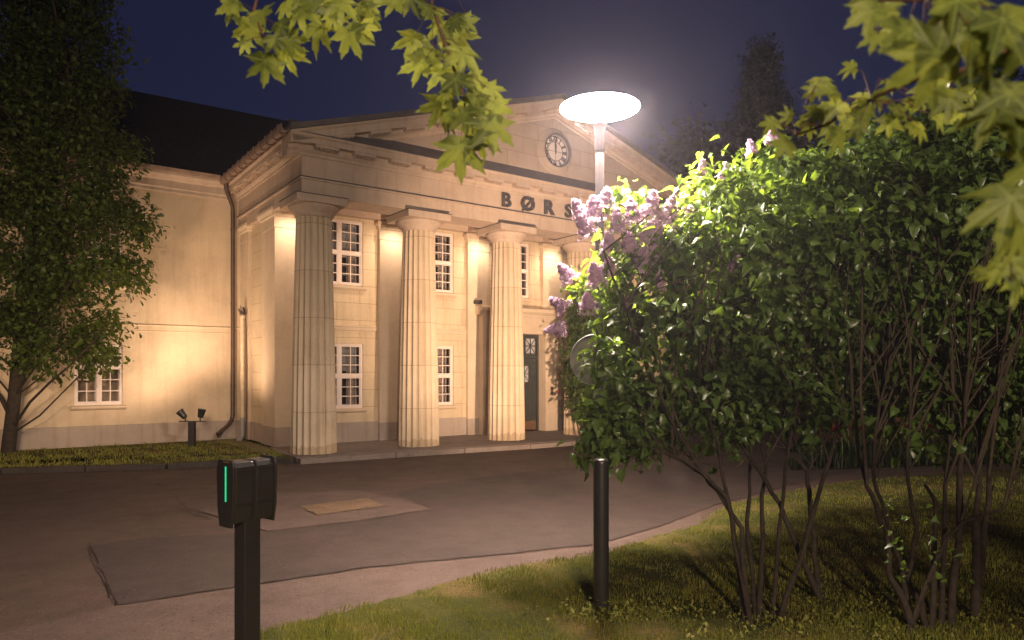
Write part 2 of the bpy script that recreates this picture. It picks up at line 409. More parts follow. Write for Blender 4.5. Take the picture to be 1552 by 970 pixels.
def maple_leaf(curl=.16, cup=.10, skew=0):
    pol = [(90, 1), (83, .74), (80, .80), (74, .56), (66, .40), (59, .66), (54, .70), (50, .80), (45, 1.0), (38, .76), (33, .80), (27, .56), (17, .40), (9, .58), (2, .62), (-4, .86), (-12, .60), (-24, .48), (-42, .44), (-62, .34), (-84, .26)]
    right = [(r * math.cos(R(a)), r * math.sin(R(a))) for a, r in pol]
    outl = right + [(-x, y) for x, y in right[::-1][:-1]]
    v = [(0, 0, 0)] + [(x, y, -curl * (x * x + y * y) + cup * abs(x) * (1 if y > 0 else .6) + skew * x * y) for x, y in outl]
    n = len(outl); f = [(0, i + 1, (i + 1) % n + 1) for i in range(n)]
    return v, [(a, c, b) for a, b, c in f]
MAPLES = [maple_leaf(), maple_leaf(.42, .05, .25), maple_leaf(.05, .38, -.2), maple_leaf(.6, .45, .1)]

# ================================================================== AIR
def build_haze():
    m = bpy.data.materials.new('night_haze'); m.use_nodes = True; nt = m.node_tree
    nt.nodes.remove(nt.nodes['Principled BSDF']); v = N(nt, 'ShaderNodeVolumePrincipled')
    v.inputs['Color'].default_value = (.86, .84, .92, 1); v.inputs['Density'].default_value = HAZE; v.inputs['Anisotropy'].default_value = .72
    nt.links.new(v.outputs[0], nt.nodes['Material Output'].inputs['Volume'])
    o = MB().box(-75, 75, -30, 90, -1.2, 22).build('haze', m); o['kind'] = 'stuff'
    m.cycles.homogeneous_volume = True if hasattr(m.cycles, 'homogeneous_volume') else True
HAZE = 0.0016
if HAZE: build_haze()
# ================================================================== GROUND AND ROAD
ZR = -0.12
o = MB().add([(-600, -600, ZR - .012), (600, -600, ZR - .012), (600, 600, ZR - .012), (-600, 600, ZR - .012)], [(0, 1, 2, 3)]).build('ground', M['lawn']); tag(o, kind='structure')

def loc_pts(l): return [tuple(L2W(s, t)[:2]) for s, t in l]
lawn_edge_px = [(250, 1030), (400, 965), (500, 938), (600, 912), (680, 888), (760, 867), (840, 854), (900, 847), (950, 832), (1000, 815), (1040, 806), (1063, 798)]
lawn_edge = [tuple(on_ground(*p)[:2]) for p in lawn_edge_px] + [(2.62, 9.2), (3.1, 10.0), (3.9, 10.7), (5.4, 11.8), (8, 13.0), (13, 14.6), (24, 18)]
# asphalt sheet from the kerb of the building to the near lawn
road = [(-40, -8), (-40, 10.5), (-9.6, 13.3), (-6.82, 13.9), (-4.74, 15.2)] + loc_pts([(-.7, -.2), (1.5, -.55), (3.4, -.9), (15, -.9), (15, 14)]) + [(14, 30), (30, 30), (30, 19)] + lawn_edge[::-1] + [(-4, 2), (-5, -8)]
sheet('road', road, ZR, M['asph'])
strip = [on_ground(*p)[:2] for p in [(0, 960), (178, 918), (355, 893), (560, 862), (760, 843), (900, 828), (1000, 800), (1062, 775)]]
strip = jag([tuple(p) for p in strip], .1, .012, 3, False) + [tuple(p) for p in lawn_edge[11:0:-1]] + [(-4, 2.2), (-8, 2.2), (-8, 4.6)]
sheet('worn_road_edge', strip, ZR + .004, M['asphlight'])
def gp(l): return [tuple(on_ground(*p)[:2]) for p in l]
patch = jag(gp([(135, 828), (178, 918), (355, 891), (560, 860), (760, 841), (900, 826), (1000, 798), (1090, 764), (1200, 735), (1300, 712), (1200, 697), (1000, 704), (860, 708), (740, 722), (640, 738), (600, 748), (655, 772), (545, 790), (400, 806), (300, 812), (200, 818)]), .14, .02, 5)
sheet('road_patch', patch, ZR + .008, M['asphdark'])
slab = jag(gp([(405, 806), (300, 775), (395, 750), (545, 744), (655, 772), (545, 790)]), .16, .012, 8)
sheet('light_patch', slab, ZR + .012, M['asphlight'])
pl = jag(gp([(450, 769), (480, 783), (583, 768), (555, 756)]), .12, .008, 9)
sheet('repair_plate', pl, ZR + .016, M['plate'])
def crack(px, wd, seed, z, name='road_crack'):
    p = jag(gp(px), .035, .014, seed, False); rg = random.Random(seed); a = []; b_ = []
    for i, q in enumerate(p):
        q0, q1 = Vector(p[max(0, i - 1)]), Vector(p[min(len(p) - 1, i + 1)]); d = (q1 - q0).normalized(); n_ = Vector((-d.y, d.x))
        ww = wd * rg.uniform(.3, 1.4); a.append(tuple(Vector(q) + n_ * ww)); b_.append(tuple(Vector(q) - n_ * ww))
    mb = MB(); n = len(a)
    mb.add([(*q, z) for q in a] + [(*q, z) for q in b_], [(i, i + 1, n + i + 1, n + i) for i in range(n - 1)])
    tag(mb.build(name, M['crack']), kind='structure')
crack([(236, 734), (262, 752), (285, 772), (318, 788)], .004, 1, ZR + .018)
crack([(270, 772), (300, 783), (320, 788)], .007, 12, ZR + .019)
crack([(135, 826), (141, 846), (152, 868), (160, 884), (165, 892), (169, 906), (178, 918)], .006, 2, ZR + .020)
crack([(178, 918), (355, 892), (560, 861), (760, 842), (900, 827), (1010, 795)], .004, 3, ZR + .021)
crack([(452, 768), (480, 782), (560, 772)], .008, 4, ZR + .022)

# pavement in front of the portico (two granite steps of kerb)
pav = [(-.62, -.72), (1.5, -.86), (3.2, -1.02), (5.0, -1.22), (9, -1.3), (15, -1.3), (15, 1.70), (-.45, 1.70), (-.62, .6)]
o = sheet('pavement', loc_pts(pav), 0, M['pave'], thick=.11)
kb = MB(); kp = pav[:6]
for i in range(len(kp) - 1):
    (s0, t0), (s1, t1) = kp[i], kp[i + 1]; n_ = max(1, int((s1 - s0) / 1.1))
    for j in range(n_):
        a = [(s0 + (s1 - s0) * (j + f) / n_, t0 + (t1 - t0) * (j + f) / n_) for f in (.004, .992)]
        q = [(a[0][0], a[0][1] - .20), (a[1][0], a[1][1] - .20), (a[1][0], a[1][1] - .004), (a[0][0], a[0][1] - .004)]
        kb.prism([tuple(L2W(*p)[:2]) for p in q], ZR - .01, -.006 + random.uniform(-.004, .002), 2)
tag(kb.build('pavement_kerb', M['pave'], bevel=.012), kind='structure')
# lawn strip by the wing
lw = [(-9.6, 13.25), (-6.82, 13.87), (-4.95, 14.85)]
lawn2 = [(-30, 8.8), ] + lw + loc_pts([(-.64, -.55), (-.64, .6), (-.45, 1.7), (-.45, 4.55), (-20, 4.55)])
sheet('verge_lawn', lawn2, -.02, M['lawn'], thick=.12)
kb = MB(); e = [(-30, 8.8)] + lw + [tuple(L2W(-.64, -.60)[:2])]
for i in range(len(e) - 1):
    a, b_ = Vector(e[i]), Vector(e[i + 1]); d = (b_ - a).normalized(); n_ = Vector((d.y, -d.x)); k = max(1, int((b_ - a).length / 1.2))
    for j in range(k):
        p0 = a + (b_ - a) * ((j + .005) / k); p1 = a + (b_ - a) * ((j + .99) / k)
        kb.prism([tuple(p0 + n_ * .004), tuple(p0 + n_ * .12), tuple(p1 + n_ * .12), tuple(p1 + n_ * .004)], ZR - .01, -.015, 2)
tag(kb.build('verge_kerb', M['kerb'], bevel=.01), kind='structure')
sheet('dirt_strip', jag(loc_pts([(-.46, 1.75), (-.46, 4.5), (-1.5, 4.5), (-1.1, 3.4), (-.85, 2.2), (-.95, 1.0), (-.66, .9)]), .2, .05, 4), -.014, M['dirt'])
# near lawn
near = [(-3.6, 2.0)] + lawn_edge + [(40, 18), (40, -10), (-5, -10)]
near = [(-5, -10), (-3.2, 3.0)] + jag(lawn_edge, .10, .03, 21, False) + [(40, 18), (40, -10)]
sheet('lawn', near, -.085, M['lawn'], thick=.03)
# red path behind the flower bed
sheet('gravel_path', [(6.5, 15.5), (9.5, 17.2), (16, 20), (34, 24), (34, 29), (15, 25.5), (8, 21)], ZR + .006 + .04, M['redpath'], thick=.045)

# ================================================================== BUILDING
B = empty('exchange_building', C1, TH)
tag(B, 'cream neoclassical building with fluted columns, clock pediment and floodlit walls', 'building')
def wall_holes(mb, s0, s1, z0, z1, ta, tb, holes):
    """wall panel in the s-z plane with rectangular holes (s0,s1,z0,z1)"""
    ss = sorted({s0, s1, *[h[0] for h in holes], *[h[1] for h in holes]})
    for a, b_ in zip(ss, ss[1:]):
        hs = sorted([h for h in holes if h[0] <= a + 1e-6 and h[1] >= b_ - 1e-6], key=lambda h: h[2]); z = z0
        for h in hs: mb.box(a, b_, ta, tb, z, h[2]); z = h[3]
        mb.box(a, b_, ta, tb, z, z1)

TW = 1.75
wins = []   # (s0,s1,z0,z1)
for i in (0, 1, 3, 4):
    c = PIER_S[i] + 1.36
    c = {0: 1.335, 1: 4.06}.get(i, c)
    wins += [(c - .62, c + .62, .86, 2.51), (c - .62, c + .62, 4.0, 5.67)]
DC = 6.75
wins3 = (DC - .62, DC + .62, 4.02, 5.67)
DOOR = (DC - .96, DC + .96, 0.0, 2.92)
mb = MB(); wall_holes(mb, -.28, 13.9, 0.0, 5.98, TW, TW + .30, wins + [wins3, DOOR]); front = mb.build('front_wall', M['ashlar'], B)
# plinth, belt, sills
mb = MB()
edges = [-.28] + [x for p in PIER_S for x in (p - .36, p + .36)] + [13.9]
for i in range(5):
    a, b_ = PIER_S[i] + .362, PIER_S[i + 1] - .362
    if i == 2: continue
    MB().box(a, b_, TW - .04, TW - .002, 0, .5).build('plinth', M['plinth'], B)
for i in (0, 1, 3, 4):
    a, b_ = PIER_S[i] + .362, PIER_S[i + 1] - .362
    MB().prism([(TW - .002, 2.84), (TW - .03, 2.86), (TW - .03, 2.93), (TW - .055, 2.95), (TW - .055, 2.98), (TW - .002, 2.99)], a, b_, 0).build('belt_course', M['pier'], B)

def make_window(name, s0, s1, z0, z1, t, rows=(3, 3), cols=2, sill=True, lit=False, back=.9):
    """t = wall face; frame sits .06 behind it; two casements, transom; inner sash and a room behind"""
    f = MB(); a, b_ = t + .05, t + .12; fw = .055
    f.box(s0, s0 + fw, a, b_, z0, z1); f.box(s1 - fw, s1, a, b_, z0, z1)
    f.box(s0 + fw, s1 - fw, a, b_, z1 - fw, z1); f.box(s0 + fw, s1 - fw, a, b_, z0, z0 + fw + .01)
    m = (s0 + s1) / 2; zt = z0 + (z1 - z0) * (.5 if rows[0] == rows[1] else .62)
    f.box(m - .045, m + .045, a - .012, b_ - .002, z0 + fw, z1 - fw); f.box(s0 + fw, s1 - fw, a - .008, b_ - .004, zt - .04, zt + .04)
    fr = f.build('window', M['white'], B)
    sash = MB(); inner = MB()
    for (x0, x1) in ((s0 + fw, m - .045), (m + .045, s1 - fw)):
        for (y0, y1, n) in ((z0 + fw + .01, zt - .04, rows[0]), (zt + .04, z1 - fw, rows[1])):
            for mm, ta, tb, wd in ((sash, a + .02, a + .06, .022), (inner, a + .26, a + .29, .030)):
                mm.box(x0, x0 + wd, ta, tb, y0, y1); mm.box(x1 - wd, x1, ta, tb, y0, y1)
                mm.box(x0 + wd, x1 - wd, ta, tb, y0, y0 + wd); mm.box(x0 + wd, x1 - wd, ta, tb, y1 - wd, y1)
                for k in range(1, n):
                    z = y0 + (y1 - y0) * k / n; mm.box(x0 + wd, x1 - wd, ta + .005, tb - .005, z - .011, z + .011)
                for k in range(1, cols):
                    x = x0 + (x1 - x0) * k / cols; mm.box(x - .011, x + .011, ta + .003, tb - .003, y0 + wd, y1 - wd)
    sash.build('sash', M['white'], fr); inner.build('inner_sash', M['white'], fr)
    MB().box(s0 + fw, s1 - fw, a + .038, a + .042, z0 + fw, z1 - fw).build('pane', M['glass'], fr)
    rm = MB(); y0, y1 = t + .34, t + back
    rm.box(s0 - .3, s1 + .3, y1, y1 + .03, z0 - .3, z1 + .3); rm.box(s0 - .33, s0 - .3, y0, y1, z0 - .3, z1 + .3); rm.box(s1 + .3, s1 + .33, y0, y1, z0 - .3, z1 + .3)
    rm.box(s0 - .3, s1 + .3, y0, y1, z1 + .3, z1 + .33); rm.box(s0 - .3, s1 + .3, y0, y1, z0 - .33, z0 - .3)
    rm.build('room_interior', M['roomlit'] if lit else M['room'], fr)
    if (round(s0 * 7) + round(z0)) % 3 == 0:
        MB().box(s0 + .02, s1 - .02, t + .365, t + .37, z1 - (z1 - z0) * .42, z1 + .05).build('roller_blind', M['roomlit'], fr)
    cu = MB()
    for sg, x in ((1, s0), (-1, s1)):
        pts = [(x + sg * (.0 + .25 * k / 8), t + .42 + .03 * (k % 2)) for k in range(9)]
        for p, q in zip(pts, pts[1:]): cu.add([(*p, z0 - .1), (*q, z0 - .1), (*q, z1 + .1), (*p, z1 + .1)], [(0, 1, 2, 3)])
    cu.build('curtain', M['curtain'], fr)
    if sill:
        MB().prism([(t + .05, z0 - .002), (t - .07, z0 - .02), (t - .07, z0 - .07), (t - .04, z0 - .10), (t - .002, z0 - .12), (t + .05, z0 - .12)], s0 - .07, s1 + .07, 0).build('sill', M['pier'], fr)
    return fr
for wdef in wins + [wins3]:
    make_window('window', *wdef, TW, sill=True)

# columns
def make_column(s):
    c = MB(); nf = 20; pf = 6; zs = [0.0, .02] + [.25 + i * .5 for i in range(10)] + [5.19]
    vs = []; fs = []
    for z in zs:
        r = .50 - .115 * (z / 5.2) ** 1.25
        for k in range(nf * pf):
            a = 2 * math.pi * (k + .5 * pf) / (nf * pf); ph = (k % pf) / pf
            vs.append((s + (r - .052 * r / .5 * math.sin(math.pi * ph)) * math.cos(a), (r - .052 * r / .5 * math.sin(math.pi * ph)) * math.sin(a), z))
    n = nf * pf
    for i in range(len(zs) - 1):
        for k in range(n): fs.append((i * n + k, i * n + (k + 1) % n, (i + 1) * n + (k + 1) % n, (i + 1) * n + k))
    c.add(vs, fs); c.add(vs[-n:], [tuple(range(n))])
    o = c.build('column', M['colm'], B)
    cap = MB(); cap.lathe([(.385, 5.19), (.40, 5.20), (.40, 5.215), (.415, 5.22), (.41, 5.235), (.45, 5.28), (.50, 5.335), (.54, 5.39), (.55, 5.42), (.53, 5.44)], (s, 0), 48)
    cap.build('echinus', M['ent'], o)
    a = MB().box(s - .575, s + .575, -.575, .575, 5.44, 5.60).build('abacus', M['ent'], o, bevel=.008)
    MB().box(s - .59, s + .59, -.59, .59, 5.602, 5.614).build('abacus_shadow_strip', M['lead'], o)  # thin dark sheet standing in for the shadow cast above the abacus
    return o
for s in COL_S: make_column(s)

# piers (antae)
def make_pier(c, ta=1.62, hw=.36, tb=TW + .02, name='pier'):
    p = MB().box(c - hw, c + hw, ta, tb, .46, 5.24).build(name, M['pier'], B, bevel=.006)
    MB().box(c - hw - .012, c + hw + .012, ta - .012, tb - .012, 0, .46).build('pier_base', M['plinth'], p)
    prof = [(0, 5.242), (.012, 5.25), (.012, 5.50), (.05, 5.53), (.05, 5.56), (.075, 5.60), (.105, 5.64), (.105, 5.70), (.06, 5.74)]
    mb = MB(); n = len(prof); vs = []; fs = []
    for d, z in prof: vs += [(c - hw - d, tb - .006, z), (c - hw - d, ta - d, z), (c + hw + d, ta - d, z), (c + hw + d, tb - .006, z)]
    for i in range(n - 1):
        for k in range(3): fs.append((4 * i + k, 4 * i + k + 1, 4 * i + 5 + k, 4 * i + 4 + k))
    fs.append(tuple(range(4 * n - 4, 4 * n))); mb.add(vs, fs); mb.build('pier_capital', M['pier'], p)
    den = MB()
    for k in range(9):
        x = c - hw + .02 + k * (2 * hw - .04) / 8; den.box(x - .025, x + .025, ta - .10, ta - .05, 5.575, 5.615)
    den.build('dentil_band', M['pier'], p)
    return p
for c in PIER_S[1:]: make_pier(c)

# side wall with its corner pier and half pier
SW = -.28
MB().box(SW, SW + .3, 2.66, 4.62, .48, 5.98).build('side_wall', M['ashlar_side'], B)
MB().box(SW - .03, SW + .28, 2.66, 4.62, 0, .478).build('side_plinth', M['plinth'], B)
def side_pier(t0, t1, s0, s1):
    p = MB().box(s0, s1, t0, t1, .46, 5.24).build('pier', M['pier'], B, bevel=.006)
    MB().box(s0 - .012, s1 + .012, t0 - .012, t1 + .008, 0, .46).build('pier_base', M['plinth'], p)
    prof = [(0, 5.242), (.012, 5.25), (.012, 5.50), (.05, 5.53), (.05, 5.56), (.075, 5.60), (.105, 5.64), (.105, 5.70), (.06, 5.74)]
    mb = MB(); n = len(prof); vs = []; fs = []
    for d, z in prof: vs += [(s0 - d, t1 + d, z), (s0 - d, t0 - d, z), (s1 + d, t0 - d, z), (s1 + d, t1 + d, z)]
    for i in range(n - 1):
        for k in range(4): fs.append((4 * i + k, 4 * i + (k + 1) % 4, 4 * i + 4 + (k + 1) % 4, 4 * i + 4 + k))
    fs.append(tuple(range(4 * n - 4, 4 * n))); mb.add(vs, fs); mb.build('pier_capital', M['pier'], p)
    return p
p = side_pier(1.62, 2.655, -.36, .36)
den = MB()
for k in range(9):
    x = -.34 + k * .68 / 8; den.box(x - .025, x + .025, 1.62 - .10, 1.62 - .05, 5.575, 5.615)
den.build('dentil_band', M['pier'], p)
side_pier(3.85, 4.58, -.36, .1)

# entablature swept round front and both sides
TB = 4.58
def sweep(prof, name, mat, inner=True):
    """prof (d,z): d = distance outside the column axis rectangle"""
    W_ = COL_S[-1]; mb = MB(); vs = []; fs = []; n = len(prof)
    for d, z in prof: vs += [(-d, TB, z), (-d, -d, z), (W_ + d, -d, z), (W_ + d, TB, z)]
    for i in range(n):
        j = (i + 1) % n
        for k in range(3): fs.append((4 * i + k, 4 * j + k, 4 * j + k + 1, 4 * i + k + 1))
    fs.append(tuple(4 * i for i in range(n))); fs.append(tuple(4 * i + 3 for i in range(n))[::-1])
    return mb.add(vs, fs).build(name, mat, B)
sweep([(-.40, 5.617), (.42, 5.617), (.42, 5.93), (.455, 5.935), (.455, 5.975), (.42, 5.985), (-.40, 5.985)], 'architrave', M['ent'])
sweep([(.10, 5.987), (.462, 5.987), (.462, 5.998), (.10, 5.998)], 'architrave_shadow_strip', M['lead'])  # dark strip drawn in place of the shadow above the taenia
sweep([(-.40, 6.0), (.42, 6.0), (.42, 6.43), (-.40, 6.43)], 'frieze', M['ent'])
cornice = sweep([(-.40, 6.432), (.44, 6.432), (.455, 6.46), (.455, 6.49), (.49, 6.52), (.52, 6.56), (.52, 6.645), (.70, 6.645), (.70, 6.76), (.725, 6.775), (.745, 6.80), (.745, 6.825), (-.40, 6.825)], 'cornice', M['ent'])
def mutule_front(s):
    mb = MB().box(s - .26, s + .26, -.685, -.522, 6.585, 6.644)
    for r_ in range(2):
        for k in range(6): mb.lathe([(.026, 6.556), (.018, 6.5845)], (s - .215 + k * .086, -.565 - r_ * .075), 8, False)
    return mb
def mutule_side(t):
    mb = MB().box(-.685, -.522, t - .26, t + .26, 6.585, 6.644)
    for r_ in range(2):
        for k in range(6): mb.lathe([(.026, 6.556), (.018, 6.5845)], (-.565 - r_ * .075, t - .215 + k * .086), 8, False)
    return mb
MS0 = -.0 + .06
for k in range(16): mutule_front(MS0 + .8767 * k).build('mutule', M['ent'], cornice)
for k in range(6): mutule_side(MS0 + .85 * k).build('mutule', M['ent'], cornice)
# lead slope over the front cornice
MB().prism([(-.735, 6.827), (-.42, 7.16), (-.40, 7.16), (-.40, 6.827)], -.70, COL_S[-1] + .70, 0).build('cornice_lead', M['lead'], B)
# portico ceiling and beams
MB().box(.402, COL_S[-1] - .402, .402, TW - .002, 5.93, 5.97).build('portico_ceiling', M['ent'], B)
mb = MB()
for i in range(1, 5):
    s = (COL_S[i] + PIER_S[i]) / 2; mb.box(s - .32, s + .32, .404, TW - .004, 5.745, 5.928)
mb.build('ceiling_beam', M['ent'], B)
MB().box(-.30, 13.5, 1.55, TW - .003, 5.745, 5.929).build('wall_beam', M['ent'], B)
MB().box(-.395, .30, TW + .0, TB, 5.745, 5.984 - .37 + .36).build('side_beam', M['ent'], B)

# pediment
AP = 6.575; KS = .315; ZT = 7.21 + .30 * 0; ZA = 9.26
def zr(s): return ZA - KS * abs(s - AP)
mb = MB(); s0, s1 = .2, 2 * AP - .2
mb.prism([(-.40, 7.0), (2 * AP + .40, 7.0), (2 * AP + .40, zr(-.40) - .2), (AP, ZA - .45), (-.40, zr(-.40) - .2)], -.42, -.12, 1)
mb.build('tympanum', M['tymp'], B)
def rake(prof, name, mat, s_end=-.74, parent=B):
    """prof (t, dz below roof line) polygon swept up both slopes with a mitre at the apex"""
    n = len(prof); mb = MB(); vs = []; fs = []
    for s in (s_end, AP, 2 * AP - s_end): vs += [(s, t, zr(s) + dz) for t, dz in prof]
    for j in range(2):
        for i in range(n): fs.append((j * n + i, j * n + (i + 1) % n, (j + 1) * n + (i + 1) % n, (j + 1) * n + i))
    fs.append(tuple(range(n))); fs.append(tuple(range(2 * n, 3 * n))[::-1])
    return mb.add(vs, fs).build(name, mat, parent)
rk = rake([(-.11, -.125), (-.74, -.125), (-.74, -.155), (-.715, -.19), (-.70, -.20), (-.70, -.36), (-.52, -.36), (-.52, -.44), (-.49, -.47), (-.455, -.50), (-.455, -.54), (-.43, -.57), (-.11, -.57)], 'raking_cornice', M['ent'])
for k in range(-7, 8):
    if k == 0: continue
    s = AP + k * .8767
    sl = -KS if k > 0 else KS; hw = .25
    mb = MB(); dz0, dz1 = -.425, -.362; t0, t1 = -.685, -.522
    vs = [(x, t, zr(s) + sl * (x - s) + dz) for dz in (dz0, dz1) for t in (t0, t1) for x in (s - hw, s + hw)]
    mb.add(vs, [(0, 2, 3, 1), (4, 5, 7, 6), (0, 1, 5, 4), (2, 6, 7, 3), (0, 4, 6, 2), (1, 3, 7, 5)])
    for r_ in range(2):
        for q in range(6):
            x = s - .205 + q * .082; z = zr(s) + sl * (x - s) + dz0
            mb.lathe([(.024, z - .028), (.017, z + .004)], (x, -.565 - r_ * .075), 8, False)
    mb.build('mutule', M['ent'], rk)
# portico roof
roofp = MB()
vs = []; n = 0
for s, t_list in ((-.78, (-.80, 5.2)), (AP, (-.80, 9.0)), (2 * AP + .78, (-.80, 5.2))):
    for t in t_list: vs += [(s, t, zr(s)), (s, t, zr(s) - .118)]
roofp.add(vs, [(0, 4, 6, 2), (4, 8, 10, 6), (1, 3, 7, 5), (5, 7, 11, 9), (0, 1, 5, 4), (4, 5, 9, 8), (2, 6, 7, 3), (6, 10, 11, 7), (0, 2, 3, 1), (8, 9, 11, 10)])
roofp.build('portico_roof', M['lead'], B)
# gutter along the side eave
g = MB(); ys = [TB - .15, -.72]
pr = [(-.765, 6.90), (-.765, 6.84), (-.80, 6.79), (-.86, 6.77), (-.92, 6.79), (-.95, 6.85), (-.955, 6.925), (-.94, 6.925), (-.93, 6.86), (-.90, 6.81), (-.86, 6.795), (-.81, 6.81), (-.785, 6.85), (-.785, 6.90)]
g.prism(pr, ys[0], ys[1], 1)
gut = g.build('gutter', M['gutter'], B)
for k in range(11):
    t = -.55 + k * .44
    MB().prism([(-.748, 6.935), (-.748, 6.80), (-.80, 6.755), (-.86, 6.735), (-.93, 6.76), (-.972, 6.84), (-.975, 6.945), (-.958, 6.945), (-.955, 6.85), (-.92, 6.775), (-.86, 6.752), (-.81, 6.77), (-.764, 6.82), (-.764, 6.935)], t, t + .05, 1).build('gutter_bracket', M['gutter'], gut)

# clock
CZ = 7.79
ck = MB()
ck.lathe([(.62, -.418), (.62, -.44), (.60, -.455), (.52, -.462), (.47, -.50), (.452, -.545), (.435, -.545), (.425, -.50), (.42, -.45)], (AP, CZ), 56, True, 1, caps=False)
clock = ck.build('clock', M['tymp'], B)
dial = MB().lathe([(.425, -.421), (.425, -.440)], (AP, CZ), 56, False, 1).build('clock_dial', M['dialw'], clock)
ring = MB()
def flat_ring(mb, r0, r1, t0, t1, seg=56):
    mb.lathe([(r0, t0), (r0, t1), (r1, t1), (r1, t0)], (AP, CZ), seg, False, 1, caps=False)
flat_ring(ring, .398, .424, -.441, -.447); flat_ring(ring, .248, .268, -.441, -.447)
bz = MB(); flat_ring(bz, .424, .4515, -.441, -.575); bz.build('bezel', M['letter'], clock)
ring.build('chapter_ring', M['letter'], dial)
def text_mesh(txt, size, extrude, offset=0.0):
    cu = bpy.data.curves.new('txt', 'FONT'); cu.body = txt; cu.size = size; cu.extrude = extrude; cu.offset = offset
    cu.align_x = 'CENTER'; cu.align_y = 'CENTER'; cu.resolution_u = 6
    to = bpy.data.objects.new('txt', cu); COL.objects.link(to); bpy.context.view_layer.update()
    me = bpy.data.meshes.new_from_object(to.evaluated_get(bpy.context.evaluated_depsgraph_get()))
    bpy.data.objects.remove(to); bpy.data.curves.remove(cu); return me
def text_obj(name, txt, size, extrude, mat, parent, M4, offset=0.0):
    me = text_mesh(txt, size, extrude, offset); me.name = name; me.transform(M4); me.materials.clear(); me.materials.append(mat)
    o = bpy.data.objects.new(name, me); COL.objects.link(o); o.parent = parent; return o
FACE = Matrix(((1, 0, 0, 0), (0, 0, -1, 0), (0, 1, 0, 0), (0, 0, 0, 1)))   # text x->s, y->z, normal -> -t
for k, rn in enumerate(['XII', 'I', 'II', 'III', 'IIII', 'V', 'VI', 'VII', 'VIII', 'IX', 'X', 'XI']):
    a = -2 * math.pi * k / 12
    T = Matrix.Translation((AP + .338 * math.sin(-a), -.445, CZ + .338 * math.cos(a))) @ FACE @ Matrix.Rotation(a, 4, 'Z') @ Matrix.Diagonal((.72, 1.05, 1, 1))
    text_obj('numeral', rn, .175, .003, M['letter'], dial, T, .011)
def hand(ang, L, wd, tail, z, name='clock_hand'):
    mb = MB(); d = Vector((math.sin(ang), math.cos(ang))); p = Vector((d.y, -d.x))
    pts = [-d * tail - p * wd * .5, -d * tail + p * wd * .5, d * L * .7 + p * wd * .9, d * L, d * L * .7 - p * wd * .9]
    mb.prism([(AP + q.x, CZ + q.y) for q in pts], z, z - .006, 1); mb.build(name, M['letter'], dial)
hand(R(-4), .34, .022, .08, -.455); hand(R(-1), .25, .04, .07, -.463)
fl = MB()
for a in (90, 180, 270):
    d = Vector((math.sin(R(a)), math.cos(R(a)))); p = Vector((d.y, -d.x)) * .006
    q0, q1 = d * .05, d * .262
    fl.prism([(AP + q.x, CZ + q.y) for q in (q0 - p, q0 + p, q1 + p, q1 - p)], -.441, -.446, 1)
fl.build('dial_spokes', M['letter'], dial)
MB().lathe([(.03, -.44), (.03, -.472)], (AP, CZ), 16, False, 1).build('hand_boss', M['letter'], dial)

# lettering on the frieze
for ch, s in zip('BORS', (4.93, 5.635, 6.34, 7.04)):
    T = Matrix.Translation((s, -.452, 6.215)) @ FACE @ Matrix.Diagonal((1.12, 1, 1, 1))
    lt = text_obj('letter', ch, .50, .028, M['letter'], B, T, .012 if ch in 'BS' else .018)
    if ch == 'O':
        q = Vector((.71, .70)).normalized(); n_ = Vector((-q.y, q.x)) * .028
        MB().prism([(s + v_.x, 6.215 + v_.y) for v_ in (q * -.255 - n_, q * .255 - n_, q * .255 + n_, q * -.255 + n_)], -.483, -.425, 1).build('letter_stroke', M['letter'], lt)

# door and its surround
d0, d1 = DOOR[0], DOOR[1]
sur = MB()
sur.box(d0 - .36, d0 - .002, 1.40, TW + .22, 0, 3.42); sur.box(d1 + .002, d1 + .50, 1.40, TW - .003, 0, 3.42)
sur.box(d0 - .002 + .004, d1 - .002, 1.40, TW - .003, 2.92, 3.42)
sr = sur.build('door_surround', M['pier'], B)
MB().prism([(TW - .004, 3.42), (1.38, 3.422), (1.36, 3.48), (1.30, 3.52), (1.24, 3.56), (1.24, 3.63), (1.28, 3.66), (TW - .004, 3.70)], d0 - .48, d1 + .62, 0).build('door_cornice', M['pier'], sr)
pn = MB(); pn.box(d1 + .09, d1 + .10, 1.385, 1.398, .5, 3.2); pn.box(d1 + .40, d1 + .41, 1.385, 1.398, .5, 3.2); pn.build('surround_fillet', M['pier'], sr)
dr = empty('door', (0, 0, 0)); dr.parent = B
TD = TW - .02
fr = MB()
fr.box(d0, d0 + .07, TD, TD + .14, 0, 2.92); fr.box(d1 - .07, d1, TD, TD + .14, 0, 2.92); fr.box(d0 + .07, d1 - .07, TD, TD + .14, 2.84, 2.92); fr.box(d0 + .07, d1 - .07, TD - .02, TD + .13, 2.20, 2.30)
fr.build('door_frame', M['door'], dr)
def grille(mb, x0, x1, z0, z1, t):
    cx, cz = (x0 + x1) / 2, (z0 + z1) / 2; b_ = .012
    mb.box(x0, x1, t, t + .02, cz - b_, cz + b_); mb.box(cx - b_, cx + b_, t + .001, t + .021, z0, z1)
    mb.tube([(x0, t + .01, z0), (x1, t + .01, z1)], b_, 4, False); mb.tube([(x1, t + .012, z0), (x0, t + .012, z1)], b_, 4, False)
    mb.box(x0, x1, t - .002, t + .022, z0, z0 + .025); mb.box(x0, x1, t - .002, t + .022, z1 - .025, z1); mb.box(x0, x0 + .025, t - .002, t + .022, z0 + .025, z1 - .025); mb.box(x1 - .025, x1, t - .002, t + .022, z0 + .025, z1 - .025)
gr = MB(); nC = 4; X0, X1 = d0 + .07, d1 - .07
for k in range(nC): grille(gr, X0 + (X1 - X0) * k / nC + .01, X0 + (X1 - X0) * (k + 1) / nC - .01, 2.32, 2.83, TD + .03)
tr = gr.build('transom_grille', M['door'], dr)
